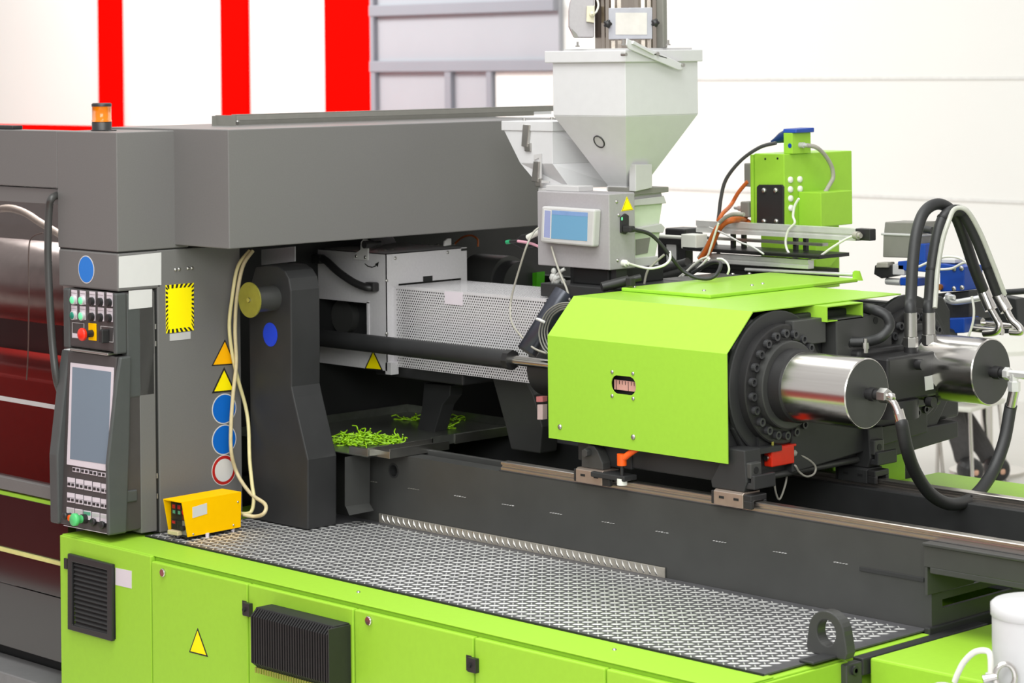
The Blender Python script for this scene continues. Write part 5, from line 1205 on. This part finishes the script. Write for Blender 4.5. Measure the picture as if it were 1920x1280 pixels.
cable('sensor_cable', 'white cable looping from the gland at the foot of the control box', 'cable', [Vector((dx1+.022, gl2.y, gl2.z)), P(1200, 500, 'y', 1.26), P(1222, 503, 'y', 1.28), P(1245, 497, 'y', 1.3), P(1256, 486, 'y', 1.33), P(1256, 472, 'y', 1.36)], .0042, whitecab)
cable('lower_cable', 'grey cable dropping from the feeder stack behind the green cover', 'cable', [P(1246, 477, 'y', 1.36), P(1228, 492, 'y', 1.34), P(1214, 508, 'y', 1.32), P(1208, 532, 'y', 1.32)], .004, greycab)
cable('sensor_lead', 'long thin grey lead hanging in front of the perforated guard', 'cable', [P(1010, 427, 'y', 1.10), P(1000, 436, 'y', 1.08), P(988, 460, 'y', 1.05), P(975, 500, 'y', 1.05), P(962, 545, 'y', 1.05), P(957, 575, 'y', 1.04), P(960, 605, 'y', 1.0), P(977, 630, 'y', .95), P(1000, 652, 'y', .93), P(1024, 662, 'y', .92)], .0034, greycab)
cable('screen_lead', 'thin grey lead running down from the blue touch screen', 'cable', [P(1034, 462, 'y', 1.135), P(1042, 490, 'y', 1.125), P(1052, 517, 'y', 1.11), P(1062, 540, 'y', 1.09), P(1068, 562, 'y', 1.05)], .0036, greycab)
ring_c = P(1062, 610, 'y', 1.0)
cl = M()
for k in range(4):
    pts_ = [P(1064+x*(.82+.11*k), 614+y*(.84+.09*k), 'y', .97-.008*k) for x, y in ((8, -42), (-14, -40), (-34, -26), (-44, -4), (-46, 14), (-40, 34), (-28, 46), (-10, 56))]
    cl.tube(pts_, .0027, 8)
coil = thing('cable_coil', 'coil of grey cable tied beside the sloping edge of the green cover', 'cable coil', (1.2, .96, 1.55))
obj('turns', cl, mat('coil_grey', (128, 126, 120), .5), coil)
c = P(1013, 600, 'y', .93); obj('tie', M().tube([P(1007, 598, 'y', .93), P(1013, 600, 'y', .92), P(1021, 604, 'y', .93)], .005, 8), paper, coil)
gr_ = thing('sensor_plug', 'green and pink sensor plug with black shell left of the touch screen', 'plug', (.95, 1.2, 1.8))
pz = P(975, 452, 'y', 1.25)
obj('shell', M().prism(flat([(958, 456), (976, 440), (1000, 436), (1008, 446), (1004, 462), (980, 468)], 'y', 1.27), 'y', 1.27, 1.30), plastic, gr_, .004)
obj('head', M().cyl(P(950, 454, 'y', 1.25), P(957, 453, 'y', 1.25), .007, n=14), mat('plug_green', (40, 150, 100), .4), gr_)
obj('sleeve', M().cyl(P(957, 453, 'y', 1.25), P(971, 452, 'y', 1.25), .006, n=12), plastic, gr_)
obj('lead', M().tube([P(971, 452, 'y', 1.25), P(985, 454, 'y', 1.25), P(998, 457, 'y', 1.25), P(1012, 463, 'y', 1.25)], .005, 8), pinkcab, gr_)
obj('lead', M().tube([P(990, 445, 'y', 1.24), P(1000, 440, 'y', 1.24), P(1012, 434, 'y', 1.24)], .010, 8), whitecab, gr_)
oz = cable('orange_lead', 'thin orange lead arching behind the purge box under the roof beam', 'cable', [P(852, 458, 'y', 1.62), P(865, 446, 'y', 1.62), P(882, 441, 'y', 1.62), P(895, 448, 'y', 1.62), P(896, 462, 'y', 1.62)], .0035, orange)
# aluminium profile frame with shelves in front of the drive unit
pf = thing('profile_frame', 'aluminium profile frame with black shelves in front of the green drive unit', 'frame', (1.3, 1.9, 1.6))
def pbar(x0, y0, x1, y1, h, Y, m, nm, d=.03):
    a, b = P(x0, y0, 'y', Y), P(x1, y1, 'y', Y); z = (a.z+b.z)/2; hh = h/2
    pr = [(Y, z-hh), (Y, z-hh*.35), (Y+.005, z-hh*.3), (Y+.005, z+hh*.05), (Y, z+hh*.1), (Y, z+hh), (Y+d, z+hh), (Y+d, z-hh)]
    return obj(nm, M().prism(pr, 'x', a.x, b.x), m, pf)
PFY = 1.88
pbar(1305, 428, 1604, 436, .040, PFY, alu, 'upper_profile')
obj('end_cap', M().box(P(1604, 438, 'y', PFY).x, P(1632, 438, 'y', PFY).x, PFY-.002, PFY+.03, P(1604, 450, 'y', PFY).z, P(1604, 428, 'y', PFY).z), plastic, pf, .003)
c = P(1608, 441, 'y', PFY-.01); obj('end_gland', M().sharp((c.x-.01, PFY-.012, c.z), (1, -.2, 0), [(0, .013), (.02, .013), (.02, .009), (.03, .008)], 14), greycab, pf)
pbar(1312, 448, 1542, 456, .010, PFY+.01, steel, 'lower_rod')
pbar(1280, 470, 1535, 478, .012, PFY-.06, plastic, 'black_shelf', .16)
pbar(1330, 486, 1515, 493, .030, PFY-.04, alu, 'lower_profile')
pbar(1300, 505, 1530, 512, .035, PFY-.02, deep, 'base_bar', .12)
for x in (1363, 1383, 1480, 1499): a = P(x, 430, 'y', PFY+.005); b = P(x, 472, 'y', PFY+.005); obj('post', M().box(a.x-.007, a.x+.007, PFY+.03, PFY+.045, b.z, a.z), plastic, pf, .001)
c = P(1298, 452, 'y', PFY-.04); obj('white_block', M().box(c.x-.035, c.x+.035, PFY-.06, PFY, P(1298, 466, 'y', PFY-.04).z, P(1298, 439, 'y', PFY-.04).z), ivory, pf, .003)
obj('white_rod', M().cyl(P(1232, 442, 'y', PFY-.03), P(1282, 445, 'y', PFY-.03), .006, n=12), ivory, pf)
obj('rail_beam', M().box(P(1232, 450, 'y', PFY-.02).x, P(1284, 450, 'y', PFY-.02).x, PFY-.02, PFY+.02, P(1255, 458, 'y', PFY-.02).z, P(1255, 447, 'y', PFY-.02).z), plastic, pf)
for x, w_, m in ((1244, 7, plastic), (1262, 9, alu), (1281, 8, plastic)): a = P(x-w_, 500, 'y', PFY+.0); b = P(x+w_, 500, 'y', PFY+.0); obj('leg', M().box(a.x, b.x, PFY-.01, PFY+.03, 1.62, P(x, 456, 'y', PFY).z), m, pf, .002)
for k, (x0, y0, x1, y1) in enumerate(((1232, 508, 1290, 492), (1240, 520, 1310, 500))): obj('pipe', M().cyl(P(x0, y0, 'y', PFY-.1), P(x1, y1, 'y', PFY-.1), .017, n=16), black, pf)
obj('rear_motor', M().box(P(1246, 430, 'y', 2.1).x, P(1284, 430, 'y', 2.1).x, 2.1, 2.2, P(1260, 448, 'y', 2.1).z, P(1260, 428, 'y', 2.1).z), plastic, pf, .006)
# ------------------------------------------------------------------ valve group
VY = 1.98
vg = thing('valve_group', 'blue and grey hydraulic valve group behind the arching hoses', 'valve', (2.1, 1.95, 1.55))
def vb(pts_, d, m, nm, Y=VY, b=.003, par=None):
    a = flat(pts_, 'y', Y); return obj(nm, M().prism(a, 'y', Y, Y+d), m, par or vg, b)
gb = vb([(1659, 416), (1722, 417), (1722, 440), (1657, 437)], .1, taupe, 'grey_lid'); 
vb([(1656, 438), (1722, 441), (1722, 484), (1655, 482)], .1, taupe, 'grey_box'); vb([(1651, 436), (1723, 439), (1723, 444), (1651, 441)], .104, lightgrey, 'grey_rim', VY-.003)
vb([(1717, 457), (1735, 457), (1735, 492), (1710, 490)], .08, blue, 'blue_block')
vb([(1683, 490), (1725, 487), (1760, 492), (1760, 512), (1683, 506)], .08, blue, 'blue_block')
vb([(1673, 495), (1695, 496), (1695, 516), (1673, 515)], .06, lightgrey, 'coil_cap'); vb([(1640, 497), (1673, 497), (1673, 518), (1652, 522), (1638, 514)], .05, plastic, 'solenoid'); vb([(1644, 492), (1664, 492), (1664, 502), (1641, 502)], .04, greycab, 'solenoid_plug', VY-.01)
vb([(1687, 520), (1720, 522), (1720, 537), (1687, 535)], .07, blue, 'blue_block'); obj('tube', M().cyl(P(1663, 527, 'y', VY+.02), P(1690, 529, 'y', VY+.02), .012, n=14), alu, vg)
bbk = vb([(1762, 494), (1808, 500), (1808, 545), (1762, 547)], .10, blue, 'blue_block', VY-.02)
for x, y in ((1789, 504), (1803, 503), (1789, 541), (1804, 539)): inst('screw', BIG, P(x, y, 'y', VY-.02), bbk)
vb([(1766, 485), (1790, 486), (1790, 494), (1764, 493)], .06, paper, 'white_cap'); c = P(1764, 538, 'y', VY-.02); obj('copper_port', M().cyl((c.x, VY-.02, c.z), (c.x, VY-.03, c.z), .010, n=18), copper, bbk)
vb([(1740, 552), (1818, 545), (1818, 600), (1740, 600)], .12, dark, 'manifold', VY+.0)
vb([(1760, 598), (1808, 596), (1808, 624), (1760, 626)], .08, blue, 'blue_block', VY-.05)
vb([(1808, 500), (1822, 500), (1820, 525), (1808, 520)], .05, copper, 'copper_coil', VY+.05)
vb([(1824, 545), (1905, 560), (1912, 625), (1840, 625)], .05, dark, 'rear_plate', VY+.25)
obj('pipe', M().tube([P(1772, 560, 'y', VY-.03), P(1790, 566, 'y', VY-.03), P(1815, 563, 'y', VY-.03), P(1840, 558, 'y', VY-.02)], .010, 12), alu, vg)
obj('wing_nut', M().sharp(P(1776, 556, 'y', VY-.04), (1, -.1, 0), [(0, .013), (.012, .013), (.012, .008), (.03, .008)], 6), alu, vg)
obj('pipe', M().cyl(P(1825, 616, 'y', VY-.03), P(1880, 622, 'y', VY-.03), .011, n=14), chrome, vg); obj('pipe', M().cyl(P(1835, 604, 'y', VY), P(1900, 612, 'y', VY), .009, n=14), chrome, vg)
obj('union_nut', M().sharp(P(1828, 602, 'y', VY-.01), (1, 0, 0), [(0, .014), (.03, .014)], 6), steel, vg)
obj('knob_rod', M().cyl(P(1722, 428, 'y', VY+.02), P(1748, 432, 'y', VY+.02), .012, n=14), dark, vg)
for lab, pts_ in (('white lead curving over the blue valve block', [(1722, 500), (1750, 488), (1775, 481), (1800, 484), (1815, 495)]), ('white lead ending in the side of the blue valve block', [(1764, 505), (1785, 503), (1805, 493), (1818, 492)]), ('white lead hanging down beside the valve manifold', [(1822, 555), (1826, 580), (1824, 605), (1816, 630)])):
    hang('valve_lead', lab, pts_, .004, whitecab, 'white leads of the valve group', VY-.06)
# ------------------------------------------------------------------ foreground white tank and bracket at the lower right
ty_ = .12
tkx = P(1860, 1150, 'y', ty_).x; rt_ = .105
e0_ = P(1860, 1150, 'y', ty_); tcx = e0_.x+rt_*.72; tcy = ty_+rt_*.70
ztk = P(1945, 1128, 'y', tcy).z
tk = thing('white_tank', 'white round tank with flat lid in the lower right corner', 'tank', (tcx, tcy, 0))
obj('body', M().lathe((tcx, tcy, 0), (0, 0, 1), [(0, rt_), (ztk-.03, rt_)], 56), white, tk)
obj('lid', M().lathe((tcx, tcy, ztk-.03), (0, 0, 1), [(0, rt_+.001), (.002, rt_+.003), (.026, rt_+.003), (.032, rt_-.004), (.038, .0001)], 56), white, tk)
eb = P(1885, 1268, 'y', tcy-rt_-.03)
wd = thing('white_pump', 'white rounded pump cover with eyebolt and white cable below the tank', 'pump', (eb.x-.08, eb.y, 0))
tp_ = P(1820, 1262, 'y', eb.y).z
obj('cover', M().box(eb.x-.17, eb.x+.25, eb.y-.20, eb.y-.012, .5, tp_-.02), white, wd, .03, seg=4)
obj('foot', M().box(eb.x-.1, eb.x+.2, eb.y-.15, eb.y-.05, 0, .5), deep, wd)
tor = M()
for k in range(24):
    pass
ring_pts = [eb+(RT*math.cos(2*math.pi*k/20)*.022+U0*math.sin(2*math.pi*k/20)*.028) for k in range(21)]
obj('eyebolt', M().tube(ring_pts, .0065, 12, 3), chrome, wd)
obj('eyebolt_stem', M().cyl(eb-RT*.05+Vector((0, 0, -.006)), eb-RT*.02, .009, n=14), chrome, wd)
obj('cable', M().tube([P(x, y, 'y', eb.y) for x, y in ((1790, 1278), (1796, 1262), (1808, 1240), (1828, 1222), (1850, 1220), (1857, 1232), (1858, 1270))], .0068, 12), whitecab, wd)
obj('gland', M().cyl(P(1858, 1262, 'y', eb.y), P(1858, 1300, 'y', eb.y), .012, n=16), white, wd)

# ------------------------------------------------------------------ visitors' corner far behind the machine (out of focus)
BYF = 5.6
def gp(x, y): return P(x, y, 'z', 0)
def chair(base, ang, lab):
    t = thing('visitor_chair', lab, 'chair', (base.x, base.y, 0), 'white shell chairs behind the machine')
    ca, sa = math.cos(ang), math.sin(ang)
    def W(u, v, z): return Vector((base.x+u*ca-v*sa, base.y+u*sa+v*ca, z))
    se = M(); se.loft([W(-.21, -.2, .44), W(.21, -.22, .44), W(.21, .22, .44), W(-.21, .2, .44)], [W(-.22, -.21, .465), W(.22, -.23, .47), W(.22, .23, .47), W(-.22, .21, .465)])
    obj('seat', se, ivory, t, .01)
    bk = M(); bk.loft([W(-.2, -.2, .46), W(-.2, .2, .46), W(-.32, .19, .84), W(-.32, -.19, .84)], [W(-.225, -.2, .46), W(-.225, .2, .46), W(-.345, .19, .84), W(-.345, -.19, .84)])
    obj('backrest', bk, ivory, t, .01)
    for u, v in ((-.18, -.17), (-.18, .17), (.19, -.19), (.19, .19)): obj('leg', M().cyl(W(u*1.15, v*1.15, 0), W(u, v, .445), .011, n=12), chrome, t)
    return t
cA = gp(1672, 893); cB = gp(1790, 905)
chair(cA, math.radians(10), 'blurred white chair behind the machine left of the seated visitor')
chair(cB, math.radians(10), 'blurred white chair under the visitor in dark trousers')
tb = gp(1832, 890); vt = thing('visitor_table', 'white round table on a chrome pole behind the right chrome cylinder', 'table', (tb.x, tb.y+.1, 0))
obj('pole', M().cyl((tb.x, tb.y+.1, .02), (tb.x, tb.y+.1, .72), .035, n=20), chrome, vt)
obj('foot', M().cyl((tb.x, tb.y+.1, 0), (tb.x, tb.y+.1, .02), .22, n=28), chrome, vt)
obj('table_top', M().cyl((tb.x, tb.y+.1, .72), (tb.x, tb.y+.1, .745), .38, n=36), ivory, vt)
ct = gp(1905, 880); cnt = thing('display_counter', 'white display counter far behind at the right edge', 'counter', (ct.x+.5, ct.y+.4, 0))
obj('body', M().box(ct.x+.1, ct.x+1.2, ct.y+.2, ct.y+.8, 0, .86), ivory, cnt, .01); obj('top', M().box(ct.x+.07, ct.x+1.23, ct.y+.17, ct.y+.83, .86, .9), white, cnt, .005)
# seated visitor leaning forward: one continuous body, clothes and shoes as parts
def skinned(name, joints, edges, radii, m, parent, root=0, sub=2):
    me = bpy.data.meshes.new(name); org = root_of(parent)
    me.from_pydata([Vector(j)-org for j in joints], edges, []); me.materials.append(m)
    o = bpy.data.objects.new(name, me); COL.objects.link(o); o.parent = parent; o['_org'] = tuple(org)
    o.modifiers.new('skin', 'SKIN'); o.modifiers.new('sub', 'SUBSURF').levels = sub; o.modifiers['sub'].render_levels = sub
    lay = me.skin_vertices[0].data if me.skin_vertices else None
    if lay is None:
        bpy.context.view_layer.objects.active = o; bpy.ops.mesh.customdata_skin_add(); lay = me.skin_vertices[0].data
    for i, r in enumerate(radii): lay[i].radius = (r, r); lay[i].use_root = (i == root)
    for p in me.polygons: p.use_smooth = True
    return o

vb0 = gp(1745, 893)
vp = thing('person', 'seated person in dark trousers leaning forward, mostly hidden behind the rear chrome cylinder', 'person', (vb0.x, vb0.y, 0))
PYV = 7.05
def V(x, y, d=0): return P(x, y, 'y', PYV+d)
J = [V(1728, 738), V(1750, 712), V(1782, 690), V(1806, 684), V(1818, 686), V(1840, 690), V(1862, 694),        # pelvis, waist, chest, neck base, neck, head
     V(1730, 742, -.10), V(1786, 772, -.14), V(1806, 850, -.14), V(1806, 874, -.14), V(1832, 887, -.2),          # near leg
     V(1728, 740, .10), V(1800, 778, .16), V(1852, 852, .16), V(1856, 872, .16), V(1882, 885, .1),               # far leg
     V(1800, 690, -.17), V(1806, 716, -.2), V(1822, 736, -.2), V(1834, 740, -.2),                            # near arm
     V(1804, 690, .17), V(1812, 718, .2), V(1830, 738, .2), V(1842, 742, .2)]
E_ = [(0, 1), (1, 2), (2, 3), (3, 4), (4, 5), (5, 6), (0, 7), (7, 8), (8, 9), (9, 10), (10, 11), (0, 12), (12, 13), (13, 14), (14, 15), (15, 16), (3, 17), (17, 18), (18, 19), (19, 20), (3, 21), (21, 22), (22, 23), (23, 24)]
RD = [.13, .13, .15, .10, .055, .09, .07, .085, .06, .042, .04, .03, .085, .06, .042, .04, .03, .055, .045, .033, .026, .055, .045, .033, .026]
skinned('body', J, E_, RD, skin, vp)
def sub_(ids, k, nm, m):
    mp = {i: n for n, i in enumerate(ids)}; ed = [(mp[a], mp[b]) for a, b in E_ if a in mp and b in mp]
    return skinned(nm, [J[i] for i in ids], ed, [RD[i]*k for i in ids], m, vp)
sub_([0, 7, 8, 9, 10, 12, 13, 14, 15], 1.3, 'trousers', trouser)
sub_([1, 2, 3, 17, 18, 19, 21, 22, 23], 1.12, 'jacket', trouser)
for a, b in ((10, 11), (15, 16)): skinned('shoe', [J[a], (J[a]+J[b])/2, J[b]], [(0, 1), (1, 2)], [.07, .08, .07], plastic, vp)
obj('hair', M().ball(J[5]+Vector((0, 0, .03)), .10, 16), plastic, vp)
